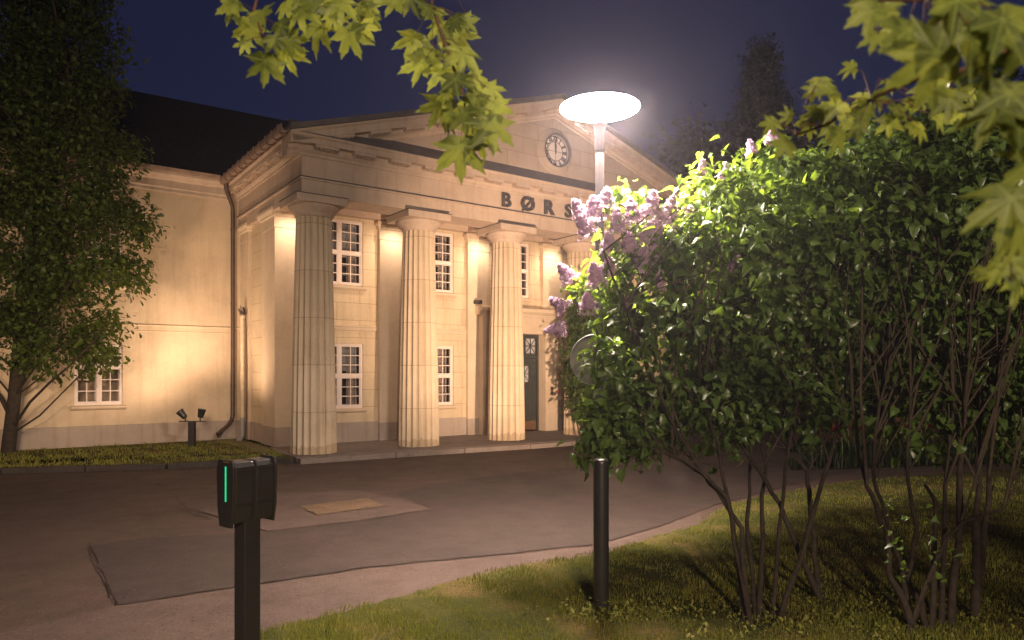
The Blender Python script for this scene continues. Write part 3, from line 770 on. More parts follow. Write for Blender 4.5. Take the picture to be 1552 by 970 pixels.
MB().box(X0, X1, TD + .085, TD + .095, 2.30, 2.84).build('transom_pane', M['roomlit'], tr)
for (x0, x1) in ((X0, DC - .006), (DC + .006, X1)):
    lf = MB(); t = TD + .05; xm = (x0 + x1) / 2; hw = .20
    lf.box(x0, x1, t, t + .05, .0 + .30, 1.45); lf.box(x0, xm - hw, t, t + .05, 1.45, 2.0); lf.box(xm + hw, x1, t, t + .05, 1.45, 2.0); lf.box(x0, x1, t, t + .05, 2.0, 2.196)
    for (a, b_, z0, z1) in ((x0 + .12, x1 - .12, .42, .92), (x0 + .12, x1 - .12, 1.0, 1.36)):
        lf.box(a, b_, t - .012, t - .001, z0, z0 + .03); lf.box(a, b_, t - .012, t - .001, z1 - .03, z1); lf.box(a, a + .03, t - .012, t - .001, z0 + .03, z1 - .03); lf.box(b_ - .03, b_, t - .012, t - .001, z0 + .03, z1 - .03)
        lf.box(a + .08, b_ - .08, t - .010, t - .002, z0 + .08, z1 - .08)
    leaf = lf.build('door_leaf', M['door'], dr)
    MB().box(x0 + .01, x1 - .01, t - .008, t + .05, .03, .298).build('kick_plate', M['kick'], leaf)
    g2 = MB(); grille(g2, xm - hw + .005, xm + hw - .005, 1.455, 1.995, t + .005); g2.build('leaf_grille', M['door'], leaf)
    MB().box(xm - hw, xm + hw, t + .035, t + .045, 1.45, 2.0).build('leaf_pane', M['roomlit'], leaf)
MB().tube([(DC + .09, TD + .04, 1.02), (DC + .09, TD - .03, 1.04), (DC + .09, TD - .03, 1.16), (DC + .09, TD + .04, 1.18)], .012, 8).build('door_handle', M['brass'], dr)
ic = MB().box(d1 + .185, d1 + .285, 1.375, 1.399, 1.08, 1.34).build('intercom', M['brass'], B, bevel=.006)
MB().box(d1 + .205, d1 + .265, 1.368, 1.374, 1.22, 1.31).build('speaker_grille', M['letter'], ic)
kbx = MB().box(d1 + .62, d1 + .70, 1.585, 1.619, 1.12, 1.24).build('key_switch', M['letter'], B)
MB().box(d1 + .64, d1 + .68, 1.579, 1.584, 1.15, 1.21).build('red_light', emit('red_led', (.9, .03, .02), .5), kbx)
# small lantern bracket left of the door surround
lb = MB().box(d0 - .55, d0 - .40, 1.36, 1.58, 3.72, 3.82).build('door_lantern', M['letter'], B)

# ------------------------------------------------ the set back wing
TG = 4.6
ww = [(-4.21, -3.19, .98, 2.49), (-4.21, -3.19, 3.95, 5.5), (-8.4, -7.38, .98, 2.49), (-8.4, -7.38, 3.95, 5.5)]
mb = MB(); wall_holes(mb, -14, -.0, .48, 6.40, TG, TG + .32, ww); mb.build('wing_wall', M['wall'], B)
MB().box(-14, -.30, TG - .03, TG + .28, -.14, .478).build('wing_plinth', M['plinth'], B)
MB().prism([(TG - .002, 2.955), (TG - .018, 2.96), (TG - .022, 2.985), (TG - .002, 2.995)], -14, -.372, 0).build('string_course', M['wall'], B)
MB().prism([(TG - .002, 2.815), (TG - .008, 2.82), (TG - .008, 2.835), (TG - .002, 2.84)], -14, -.372, 0).build('string_course', M['wall'], B)
_d = bpy.data.lights.new('room_lamp', 'POINT'); _d.energy = 9; _d.color = (.85, .92, 1); _d.shadow_soft_size = .1
_o = bpy.data.objects.new('room_lamp', _d); COL.objects.link(_o); _o.location = L2W(-3.7, TG + .62, 2.45)
for wd in ww: make_window('window', *wd, TG - .02, rows=(3, 2), cols=2, sill=True, lit=wd[2] < 2)
MB().prism([(TG + .3, 6.402), (TG - .03, 6.402), (TG - .045, 6.43), (TG - .045, 6.50), (TG - .07, 6.53), (TG - .07, 6.70), (TG - .12, 6.74), (TG - .17, 6.80), (TG - .20, 6.83), (TG - .20, 6.90), (TG + .3, 6.90)], -14.2, -.372, 0).build('wing_cornice', M['ent'], B)
MB().prism([(TG - .21, 6.98), (TG - .21, 6.91), (TG - .25, 6.88), (TG - .30, 6.90), (TG - .32, 6.98), (TG - .305, 6.98), (TG - .29, 6.915), (TG - .25, 6.90), (TG - .225, 6.92), (TG - .225, 6.98)], -14.2, -.95, 0).build('wing_gutter', M['gutter'], B)
rf = MB(); ea, eb, zr_ = TG - .24, 13.6, 6.92
rf.add([(-14.3, ea, zr_), (22, ea, zr_), (22, eb, zr_), (-14.3, eb, zr_), (-3.2, 8.6, 10.25), (17, 8.6, 10.55)], [(0, 1, 5, 4), (2, 3, 4, 5), (3, 0, 4), (1, 2, 5), (0, 3, 2, 1)])
rf.build('main_roof', M['rooft'], B)
MB().box(-14, 21.6, TG + .35, eb - .3, 0, 6.9).build('main_block', M['wall'], B)

# drainpipes
pp = MB().tube([(-.80, TG - .26, 6.86), (-.80, TG - .24, 6.70), (-.76, TG - .2, 6.60), (-.60, TG - .12, 6.25), (-.585, TG - .09, 6.15), (-.585, TG - .09, .62), (-.62, TG - .10, .48), (-.70, TG - .16, .38), (-1.05, TG - .42, .16)], .052, 12)
pipe = pp.build('drainpipe', M['brown'], B)
cl = MB()
for z in (5.6, 3.6, 1.4): cl.lathe([(.062, z), (.062, z + .04)], (-.585, TG - .09), 12, False); cl.box(-.60, -.57, TG - .04, TG - .0, z, z + .03)
cl.build('pipe_clip', M['brown'], pipe)
MB().tube([(-.86, TG - .27, .26), (-1.02, TG - .36, .09)], [.03, .045], 10).build('pipe_branch', M['brown'], pipe)
p2 = MB().tube([(-.46, 4.02, 3.22), (-.46, 4.02, .58)], .055, 12); p2.lathe([(.055, 3.20), (.075, 3.24), (.078, 3.30), (.06, 3.31)], (-.46, 4.02), 12); p2.lathe([(.062, 1.55), (.068, 1.58), (.068, 1.62), (.062, 1.65)], (-.46, 4.02), 12)
pc = p2.build('cream_pipe', M['creampipe'], B)
MB().tube([(-.46, 4.02, .578), (-.46, 4.02, .12), (-.50, 3.95, .06), (-.60, 3.85, -.01)], [.058, .058, .062, .066], 12).build('pipe_foot', M['greypipe'], pc)
hop = MB()
for a, l, wz in ((0, .16, .10), (2.2, .15, .18), (4.0, .13, .24), (5.2, .15, .06), (1.1, .12, .22)):
    q = Vector((math.cos(a), math.sin(a), 0)); c0 = Vector((-.46, 4.02, 3.31)); sd = Vector((-q.y, q.x, 0)) * .05
    hop.add([c0 - sd, c0 + sd, c0 + q * l * .6 + sd + Vector((0, 0, wz * .6)), c0 + q * l + Vector((0, 0, wz)), c0 + q * l * .6 - sd + Vector((0, 0, wz * .6)), c0 + Vector((0, 0, .05))], [(0, 1, 2, 3, 4), (0, 5, 3), (1, 5, 3)])
hop.box(-.52, -.40, 3.96, 4.08, 3.31, 3.40)
hop.build('pipe_hopper', M['brown'], pc)
MB().tube([(-.40, 3.92, 3.4), (-.385, 3.90, 2.2), (-.39, 3.90, .5), (-.42, 3.88, .0)], .012, 6).build('wall_cable', M['brown'], pc)

# ================================================================== LAWN FLOODLIGHT
fw = empty('floodlight_post', PW + Vector((0, 0, -.02)))
tag(fw, 'black post with crossbar and two floodlight heads on the grass before the cream wall', 'floodlight')
MB().box(-.07, .07, -.07, .07, 0, .60).build('post', M['dark'], fw, bevel=.006)
MB().box(-.30, .30, -.06, .06, .602, .622).build('crossbar', M['dark'], fw)
def head(x, tilt, yaw):
    mb = MB(); mb.lathe([(.055, 0), (.065, .02), (.07, .05), (.095, .20), (.10, .21), (.088, .212), (.075, .17), (.05, .10)], (0, 0), 20, True, caps=True)
    o = mb.build('floodlight_head', M['dark'], fw); o.location = (x, 0, .70); o.rotation_euler = (0, tilt, yaw)
    MB().lathe([(.070, .168), (.070, .172)], (0, 0), 20, False).build('lens', M['floodlens'], o)
    s = MB().box(x - .012, x + .012, -.012, .012, .622, .72).build('stem', M['dark'], fw)
head(-.16, R(-42), 0); head(.20, R(12), R(10))

# ================================================================== CHARGING POST
PX = at(375, 760, 3.3); CP = empty('charging_post', (PX.x, PX.y, ZR), R(54.0))
tag(CP, 'black charging post with twin housings and a glowing green light strip', 'charging post')
zt = CAM_H - (690 - PHY) / FOC * 3.3 - ZR; zb = zt - .315
MB().box(-.043, .043, -.043, .043, 0, zb + .03).build('post', M['black'], CP, bevel=.006)
prof = lambda k, dz: [(-.045 * k, zb + dz), (.045 * k, zb + dz), (.060 * k, zb + .085), (.064 * k, zb + .20), (.064 * k, zt - .045), (.050 * k, zt - .012 - dz * .6), (-.050 * k, zt - .012 - dz * .6), (-.064 * k, zt - .045), (-.064 * k, zb + .20), (-.060 * k, zb + .085)]
hd = empty('housing'); hd.parent = CP
for x0, x1 in ((-.103, -.006), (.006, .103)):
    o = MB().prism(prof(1, .012), x0, x1, 0).build('housing_body', M['black'], CP, bevel=.006)
    for zz in (zt - .062, zt - .078): MB().box(x0 + .012, x1 - .006, -.0675, -.0625, zz, zz + .006).build('housing_rib', M['black'], o)
    MB().box(x0 + .004, x1 - .004, -.0668, -.0615, zb + .098, zb + .102).build('housing_rib', M['black'], o)
bpy.data.objects.remove(hd)
MB().prism(prof(.86, .02), -.0062, .0062, 0).build('centre_seam', M['black'], CP)
for x0, x1 in ((-.116, -.1035), (.1035, .116)):
    MB().prism([(p * 1.05, q) for p, q in prof(1, -.004)], x0, x1, 0).build('end_cap', M['black'], CP, bevel=.003)
MB().box(-.1185, -.1162, -.012, -.006, zb + .115, zb + .275).build('light_strip', M['led'], CP)
MB().box(-.1178, -.1162, -.034, .010, zt - .022, zt - .014).build('maker_plate', M['brass'], CP)

# ================================================================== BOLLARD
bl = empty('bollard', (on_ground(911, 932).x, on_ground(911, 932).y, -.088)); hB = 1.113 + .088
tag(bl, 'round black metal bollard standing on the grass edge', 'bollard')
MB().lathe([(.061, 0), (.061, hB - .035), (.060, hB - .018), (.05, hB - .004), (.03, hB)], (0, 0), 32).build('shaft', M['dark'], bl)
MB().lathe([(.075, .0), (.075, .012), (.0615, .014)], (0, 0), 32, False).build('foot_plate', M['dark'], bl)

# ================================================================== STREET LAMP
SL = empty('street_lamp', (LAMP_XY[0], LAMP_XY[1], ZR + .004))
tag(SL, 'tall street lamp with bright flat round disc head on grey pole', 'street lamp')
ZD = CAM_H + (PHY - 166) / FOC * 7.4 - ZR      # disc height above its foot
MB().lathe([(.065, 0), (.065, .9), (.052, .95), (.047, 1.0), (.047, 2.9)], (0, 0), 24).build('pole_lower_shaded', M['dark'], SL)  # lower pole is darker: shade from the leaves put into its colour
MB().lathe([(.046, 2.901), (.046, ZD - .46)], (0, 0), 24).build('pole', M['polelight'], SL)
MB().lathe([(.050, ZD - .459), (.050, ZD - .441)], (0, 0), 24).build('pole_ring', M['neck'], SL)
MB().lathe([(.053, ZD - .44), (.055, ZD - .30), (.058, ZD - .24), (.075, ZD - .175), (.082, ZD - .165), (.06, ZD - .160)], (0, 0), 28).build('lamp_neck', M['neck'], SL)
MB().lathe([(.03, ZD - .159), (.03, ZD - .07), (.03, ZD - .012)], (0, 0), 24).build('lamp_tube', M['tubeglow'], SL)
MB().lathe([(.02, ZD - .016), (.30, ZD - .010), (.39, ZD - .002), (.416, ZD + .010)], (0, 0), 56, True, caps=False).build('disc_reflector', M['lampglow'], SL)
MB().lathe([(.39, ZD + .012), (.420, ZD + .013), (.418, ZD + .024), (.30, ZD + .045), (.05, ZD + .055)], (0, 0), 56).build('disc_cover', M['pole'], SL)
# road sign seen from behind, clamped to the pole
sg = empty('road_sign', (LAMP_XY[0], LAMP_XY[1], ZR))
tag(sg, 'round metal sign seen from behind clamped to the lamp pole', 'sign')
zs = CAM_H + (PHY - 545) / FOC * 7.4 - ZR; rs = .27
so = MB().lathe([(rs, -.004), (rs + .004, 0), (rs, .006)], (0, 0), 48, False, 1).build('sign_plate', M['signback'], sg); so.location = (-.035, .075, zs); so.rotation_euler = (0, 0, R(-12))
fl_ = MB(); 
fl_.lathe([(rs - .002, -.008), (rs + .0045, -.008), (rs + .0045, .008), (rs - .002, .008), (rs - .002, -.008)], (0, 0), 48, True, 1, caps=False); fo = fl_.build('sign_rim', M['steel'], sg); fo.location = so.location; fo.rotation_euler = so.rotation_euler
MB().box(-.066, .066, -.066, -.05, zs + .13, zs + .155).box(.05, .066, -.05, .066, zs + .13, zs + .155).box(-.066, -.05, -.05, .066, zs + .13, zs + .155).build('clamp', M['steel'], sg)

# ================================================================== VEGETATION
def crown_points(ells, n, shell=.55, seed=1, clump=0):
    """points in a union of ellipsoids ((cx,cy,cz),(rx,ry,rz)), denser near the surface"""
    rg = np.random.default_rng(seed); vol = np.array([e[1][0] * e[1][1] * e[1][2] * (e[2] if len(e) > 2 else 1) for e in ells]); vol /= vol.sum()
    idx = rg.choice(len(ells), n, p=vol); d = rg.normal(size=(n, 3)); d /= np.linalg.norm(d, axis=1, keepdims=True)
    r = (shell + (1 - shell) * rg.random(n)) if shell > 0 else rg.random(n) ** (1 / 3)
    r = np.where(rg.random(n) < .25, rg.random(n) ** .5, r)
    c = np.array([e[0] for e in ells])[idx]; rr = np.array([e[1] for e in ells])[idx]
    p = c + d * rr * r[:, None]
    if clump:
        q = p * clump; f = np.sin(q[:, 0] + 1.7 * np.sin(q[:, 1] * .8)) + np.sin(q[:, 1] * 1.1 + 1.5 * np.sin(q[:, 2] * .9)) + np.sin(q[:, 2] * 1.2 + 1.6 * np.sin(q[:, 0] * .7))
        big = np.array([e[1][0] * e[1][2] > .07 for e in ells])[idx]
        k = (f > (-.9 if clump > 5 else -.35)) | ~big; return p[k], d[k]
    return p, d
def leaf_clusters(centres, outdirs, per, spread, size, seed, droop=.5, outw=.8):
    """leaves grouped round twig tips: returns pos, rot, scale, tint"""
    rg = np.random.default_rng(seed); n = len(centres) * per
    c = np.repeat(centres, per, 0); od = np.repeat(outdirs, per, 0)
    pos = c + rg.normal(size=(n, 3)) * spread
    y = od * outw + rg.normal(size=(n, 3)) * .8 + np.array([0, 0, -droop])
    nr = od * .6 + np.array([0, 0, 1.0]) + rg.normal(size=(n, 3)) * .55
    tint = np.clip(np.repeat(rg.random(len(centres)), per) * .5 + rg.random(n) * .5, 0, 1)
    return pos, frames(y, nr), size * rg.uniform(.42, 1.25, n), tint
def curve3(a, b_, k, sag, rg):
    a, b_ = Vector(a), Vector(b_); L = (b_ - a).length; off = Vector((rg.uniform(-1, 1), rg.uniform(-1, 1), rg.uniform(.2, 1))) * sag * L
    return [a + (b_ - a) * (i / k) + off * math.sin(math.pi * i / k) + Vector((rg.uniform(-1, 1), rg.uniform(-1, 1), rg.uniform(-1, 1))) * .012 * L * (0 < i < k) for i in range(k + 1)]

DS = 1.0      # the crowns lean back from the stems' feet
def pix_ell(px, py, d, rx, ry, rz, wt=1):
    k = (d + DS) / d; return (tuple(at(px, py, d + DS)), (rx * k, ry, rz * k), wt)

# ---- lilacs
def floret_cluster(base, axis, L, r0, n, seed):
    rg = np.random.default_rng(seed); axis = np.array(axis) / np.linalg.norm(axis)
    t = rg.random(n) ** .8; ang = rg.random(n) * 2 * math.pi; rad = r0 * (1 - t * .8) * np.sqrt(rg.uniform(.45, 1, n)) * (1 + .3 * np.sin(t * 19))
    e1 = np.cross(axis, [0.3, .5, .81]); e1 /= np.linalg.norm(e1); e2 = np.cross(axis, e1)
    o = np.cos(ang)[:, None] * e1 + np.sin(ang)[:, None] * e2
    pos = np.array(base) + axis * (t * L)[:, None] + o * rad[:, None]
    return pos, frames(np.cross(o, axis) + rg.normal(size=(n, 3)) * .4, o + axis * .3 + rg.normal(size=(n, 3)) * .35), rg.uniform(.7, 1.2, n) * .023, np.clip(rg.random(n) * .8 + t * .2, 0, 1)
FL_V, FL_F = [(0, 0, 0)], []
for k in range(4):
    a = k * math.pi / 2; q = lambda an, r, z: (r * math.cos(an), r * math.sin(an), z)
    o_ = len(FL_V); FL_V += [q(a - .42, .6, .12), q(a, 1.0, .05), q(a + .42, .6, .12)]; FL_F += [(0, o_, o_ + 1), (0, o_ + 1, o_ + 2)]

def lilac(name, label, stems, ells, ncl, per, flowers, seed, sprouts=()):
    root = empty(name, stems[0][0][0]); root.location.z = -.085
    tag(root, label, 'bush')
    inv = Matrix.Translation(-root.location)
    off = root.location
    rg = random.Random(seed)
    tops = []
    for pts, r0 in stems:
        q = []
        for a, b_ in zip(pts, pts[1:]):
            for i in range(3): q.append(Vector(a).lerp(Vector(b_), i / 3) + Vector((rg.uniform(-1, 1), rg.uniform(-1, 1), 0)) * .012 - off)
        q.append(Vector(pts[-1]) - off); n = len(q)
        MB().tube(q, [r0 * (1 - .55 * i / n) * rg.uniform(.9, 1.12) for i in range(n)], 8).build('stem', M['bark'], root)
        tops += q[int(n * .45):]
    cen, od = crown_points(ells, ncl, .55, seed, 7.0)
    tw = MB()
    for k in range(150):
        e = Vector(cen[rg.randrange(len(cen))]) - off
        s_ = min(rg.sample(tops, min(6, len(tops))), key=lambda p: (p - e).length + (0.6 if p.z > e.z else 0))
        L = (e - s_).length; pts = curve3(s_, e, 6, .12, rg); r0 = .003 + .0032 * L
        tw.tube(pts, [r0 * (1 - .75 * i / 6) for i in range(7)], 5)
    tw.build('twigs', M['twig'], root)
    lp = leaf_clusters(cen - np.array(off), od, per, .07, .104, seed + 1, .55, .7)
    scatter('foliage', *LILAC, *lp, M['lilacleaf'], root, veins=True)
    for px, py, d, L, r0, ax in flowers:
        bpos = at(px, py, d) - off
        pos, rot, sc, ti = floret_cluster((0, 0, 0), ax, L, r0, int(400 * L / .16), rg.randrange(9999))
        f = scatter('flower_panicle', FL_V, FL_F, pos, rot, sc, ti, M['petal'], root); f.location = bpos
    if sprouts:
        sp = np.array([tuple(at(*p) - off) for p in sprouts]); o_ = np.random.default_rng(seed).normal(size=sp.shape); o_[:, 2] = .3
        lp = leaf_clusters(sp, o_ / np.linalg.norm(o_, axis=1, keepdims=True), 3, .03, .06, seed + 5, .1, .8)
        scatter('sprout_leaves', *LILAC, *lp, M['lilacleaf'], root, veins=True)
    return root
def S(pxs, d0, d1, r):   # stem from pixel-measured points, base on the lawn
    n = len(pxs); pts = [at(x, y, d0 + (d1 + DS * .8 - d0) * i / (n - 1)) for i, (x, y) in enumerate(pxs)]
    pts[0].z = min(pts[0].z, -.1); return (pts, r)
stems1 = [S([(1133, 965), (1120, 850), (1103, 755), (1090, 690), (1060, 560)], 5.25, 5.6, .024),
          S([(1146, 955), (1142, 880), (1131, 790), (1137, 725), (1140, 600)], 5.3, 5.9, .022),
          S([(1152, 955), (1155, 850), (1155, 750), (1165, 690), (1190, 520)], 5.3, 6.2, .024),
          S([(1172, 935), (1180, 820), (1188, 730), (1194, 680), (1230, 480)], 5.4, 6.0, .020),
          S([(1180, 945), (1215, 840), (1243, 745), (1262, 680), (1300, 500)], 5.35, 5.9, .026),
          S([(1243, 918), (1234, 840), (1228, 760), (1222, 715), (1198, 682), (1170, 560)], 5.8, 6.1, .028),
          S([(1243, 910), (1190, 780), (1160, 730), (1130, 685), (1100, 600), (1020, 430)], 5.78, 5.9, .024),
          S([(1136, 940), (1120, 860), (1103, 757), (1075, 725), (1045, 706), (1005, 685), (960, 620)], 5.24, 5.5, .020),
          S([(1136, 930), (1122, 800), (1085, 742), (1062, 715), (1020, 640), (960, 500), (915, 380)], 5.26, 5.8, .020)]
ells1 = [pix_ell(1130, 430, 6.1, 1.05, .95, 1.15, 1.0), pix_ell(1010, 545, 5.8, .72, .7, .62, 1.1), pix_ell(1190, 300, 6.2, .62, .6, .60, 1.0),
         pix_ell(1080, 340, 6.1, .55, .5, .50, 1.0), pix_ell(1060, 620, 5.6, .60, .55, .36, 1.1), pix_ell(1185, 600, 5.7, .50, .6, .34, .8), pix_ell(1110, 660, 5.4, .28, .3, .18, 1.6), pix_ell(1225, 640, 5.6, .22, .3, .20, 1.2),
         pix_ell(975, 460, 5.9, .38, .35, .45, 1.2), pix_ell(960, 620, 5.5, .36, .3, .28, 3.0), pix_ell(935, 350, 5.95, .26, .25, .26, .9), pix_ell(905, 440, 5.9, .24, .22, .22, .8),
         pix_ell(922, 628, 5.40, .20, .2, .17, 5), pix_ell(922, 655, 5.35, .16, .2, .20, 12), pix_ell(905, 680, 5.3, .15, .1, .075, 16), pix_ell(985, 680, 5.35, .22, .2, .12, 4), pix_ell(1005, 385, 5.9, .24, .3, .24, 4), pix_ell(945, 400, 5.9, .16, .2, .14, 2), pix_ell(960, 300, 5.95, .22, .2, .08, 3), pix_ell(1010, 650, 5.4, .36, .25, .20, 1.3), pix_ell(1190, 500, 7.1, .9, .55, .75, .8), pix_ell(1130, 600, 6.6, .6, .5, .4, .8)]
fl1 = []
for px, py, L, r0, ax in [(902, 325, .15, .060, (-.1, 0, 1)), (893, 350, .14, .055, (-.5, -.1, .8)), (962, 330, .15, .055, (-.2, 0, 1)), (985, 325, .18, .065, (.1, -.1, 1)), (1005, 335, .17, .065, (.3, -.1, .9)), (935, 345, .15, .048, (0, -.1, 1)),
                          (978, 365, .16, .06, (.1, -.5, .8)), (970, 395, .14, .05, (.1, -.6, .6)), (865, 418, .13, .05, (-.5, -.1, .7)), (905, 425, .15, .055, (-.2, -.3, .9)), (858, 460, .12, .045, (-.8, -.1, .5)), (892, 465, .13, .05, (-.1, -.3, .7)), (855, 490, .12, .042, (-.9, -.1, -.1)),
                          (1046, 322, .13, .045, (.2, 0, 1)), (915, 305, .12, .05, (.2, 0, 1)), (925, 372, .12, .05, (-.2, -.4, .8)), (952, 372, .12, .05, (0, -.5, .8)), (990, 360, .13, .055, (.2, -.4, .9)), (1012, 318, .12, .05, (.3, 0, 1)), (985, 385, .12, .05, (.2, -.5, .7)), (882, 318, .11, .045, (-.5, 0, .9)), (918, 408, .11, .045, (.2, -.3, .9)), (1065, 260, .11, .032, (.0, 0, 1)), (1095, 262, .10, .03, (.2, 0, 1)), (1171, 208, .12, .035, (0, 0, 1)), (1140, 225, .09, .03, (-.2, 0, 1)), (995, 430, .12, .035, (.1, -.4, .7)), (945, 465, .11, .032, (.2, -.4, .6)), (1110, 400, .10, .025, (.2, -.5, .6)), (958, 510, .09, .026, (.1, -.5, .5))]:
    fl1.append((px, py + 8, 6.75 if px < 1020 else 6.9, L * 1.5, r0 * 1.9, ax))
lilac('lilac_bush', 'flowering lilac bush with pink blossom clusters and slender bare stems beside the lamp', stems1, ells1, 2700, 6, fl1, 31)
stems2 = [S([(1393, 985), (1370, 905), (1347, 870), (1345, 820), (1330, 775), (1316, 738), (1300, 690), (1290, 560)], 5.0, 5.6, .028),
          S([(1398, 985), (1372, 905), (1357, 830), (1337, 765), (1322, 715), (1340, 560)], 5.02, 5.8, .026),
          S([(1412, 985), (1395, 915), (1375, 880), (1390, 800), (1375, 720), (1380, 600)], 5.0, 5.5, .024),
          S([(1440, 975), (1446, 870), (1455, 760), (1462, 620), (1475, 430)], 5.1, 5.7, .032),
          S([(1412, 975), (1415, 850), (1416, 760), (1402, 735)], 5.05, 5.2, .024),
          S([(1425, 975), (1430, 850), (1432, 740), (1450, 560)], 5.1, 5.6, .024),
          S([(1470, 975), (1490, 850), (1500, 720), (1515, 540)], 5.2, 5.8, .030),
          S([(1478, 970), (1480, 820), (1482, 700), (1490, 600)], 5.25, 5.8, .034),
          S([(1376, 892), (1430, 820), (1460, 790), (1520, 772), (1545, 700)], 5.05, 5.3, .018)]
ells2 = [pix_ell(1330, 400, 6.2, 1.0, .9, 1.15), pix_ell(1460, 420, 6.0, 1.0, .9, 1.2), pix_ell(1560, 480, 5.8, .8, .8, 1.2), pix_ell(1330, 280, 6.4, .7, .6, .6), pix_ell(1480, 250, 6.3, .8, .7, .8),
         pix_ell(1350, 610, 5.6, .50, .5, .30, .6), pix_ell(1480, 600, 5.6, .65, .6, .40, .6), pix_ell(1400, 660, 5.3, .22, .3, .16, 1.0), pix_ell(1530, 670, 5.3, .30, .3, .2, 1.0)]
spr = [(1350 + dx, y, 4.98) for dx, y in ((0, 765), (12, 790), (-4, 800), (5, 825), (18, 840), (2, 852), (22, 862), (12, 880), (60, 790), (66, 815), (58, 838), (75, 855), (80, 880), (105, 845), (112, 868), (108, 890), (60, 768))]
lilac('lilac_bush', 'tall dark lilac bush without blossom at the right edge, thick stems with low sprouts', stems2, ells2, 4000, 6, [], 47, spr)

# ---- trees
def tree(name, label, base, trunk_pts, r0, ells, ncl, per, spread, leaf, size, mat, seed, nbr=60, group=None, limbs=()):
    root = empty(name, base); tag(root, label, 'tree', group); rg = random.Random(seed); off = Vector(base)
    pts = [Vector(p) - off for p in trunk_pts]; n = len(pts)
    tr_ = MB().tube(pts, [r0 * (1 - .75 * i / (n - 1)) for i in range(n)], 12)
    tr_.build('trunk', M['bark'], root)
    cen, od = crown_points(ells, ncl, .5, seed, 4.2 if ncl == 11500 else 0)
    br = MB(); tops = []
    for l, r_ in limbs:
        l = [Vector(p) - off for p in l]; br.tube(l, [r_ * (1 - .6 * i / len(l)) for i in range(len(l))], 7); tops += l[1:]
    for k in range(nbr):
        e = Vector(cen[rg.randrange(len(cen))]) - off; h = min(max(e.z - rg.uniform(.4, 1.6), pts[0].z + .5), pts[-1].z)
        cand = [p for p in pts if p.z <= e.z] or [pts[0]]
        i = max(i for i in range(n) if pts[i].z <= h) if pts[0].z <= h else 0; j = min(i + 1, n - 1)
        f = 0 if i == j else (h - pts[i].z) / max(1e-6, pts[j].z - pts[i].z); s_ = pts[i].lerp(pts[j], f)
        if tops and rg.random() < .4: s_ = min(tops, key=lambda p: (p - e).length)
        L = (e - s_).length; c = curve3(s_, e, 7, .10, rg); rr = .008 + .009 * L
        br.tube(c, [rr * (1 - .8 * i / 7) for i in range(8)], 5)
    br.build('branches', M['bark'], root)
    lp = leaf_clusters(cen - np.array(off), od, per, spread, size, seed + 1, .3, .8)
    scatter('crown', *leaf, *lp, mat, root)
    return root
tb = on_ground(12, 683, -.02)
def tp(px, py, d=15.7): return tuple(at(px, py, d))
trunk = [(tp(12, 690)[0], 15.7, -.05), tp(22, 600), tp(32, 480), tp(45, 350), tp(55, 200), tp(60, 50), tp(60, -150)]
limbs = [([tp(18, 650), tp(45, 610, 15.4), tp(75, 580, 15.2), tp(105, 555, 15.0), tp(140, 520, 15)], .034), ([tp(22, 655), tp(60, 630, 15.5), tp(95, 595, 15.4), tp(130, 560, 15.3)], .022), ([tp(24, 600), tp(60, 500), tp(110, 420), tp(150, 330)], .06), ([tp(30, 560), tp(70, 430), tp(90, 300), tp(110, 150)], .06), ([tp(20, 640), tp(0, 600), tp(-30, 560), tp(-60, 500)], .05)]
ellsT = [(tp(85, 500), (1.6, 1.3, 1.1)), (tp(150, 370), (1.15, 1.1, 1.5)), (tp(20, 380), (1.6, 1.4, 1.6)), (tp(120, 240), (1.3, 1.2, 1.6)), (tp(-20, 250), (1.7, 1.5, 1.8)), (tp(110, 100), (1.25, 1.2, 1.7)), (tp(20, 50), (1.7, 1.5, 1.9)), (tp(80, -80), (1.4, 1.3, 1.8)), (tp(60, -220), (.9, .9, 1.4)), (tp(-80, 480), (1.3, 1.3, 1.2)), (tp(205, 330), (.42, .5, .6)), (tp(190, 420), (.45, .5, .6)), (tp(140, 530), (.55, .6, .45))]
tree('oak_tree', 'leafy upright tree growing on the verge against the cream wing', (tp(12, 690)[0], 15.7, -.03), trunk, .145, ellsT, 11500, 7, .12, OAK, .145, M['oakleaf'], 5, 110, limbs=limbs)

# ---- climbing ivy on the fourth column
iv = empty('climbing_ivy', L2W(7.45, -.75, 0)); tag(iv, 'dark leafy climber hanging beside the column right of the door', 'climber')
ivst = MB()
rg = random.Random(3)
def wl(px, py, d): return at(px, py, d) - iv.location
for k in range(5): ivst.tube(curve3(wl(880 + 4 * k, 668, 18.9), wl(872 + 9 * k, 440 + 10 * k, 18.8), 8, .05, rg), .018, 6)
ivst.build('stem', M['bark'], iv)
cen, od = crown_points([(tuple(wl(885, 480, 18.8)), (.42, .35, .9)), (tuple(wl(872, 560, 18.8)), (.32, .3, .7)), (tuple(wl(895, 600, 18.8)), (.5, .4, .9)), (tuple(wl(858, 520, 18.8)), (.16, .2, .22)), (tuple(wl(920, 520, 18.8)), (.6, .4, 1.5))], 520, .5, 9)
scatter('foliage', *SMALL, *leaf_clusters(cen, od, 9, .10, .17, 12), M['oakleaf'], iv)
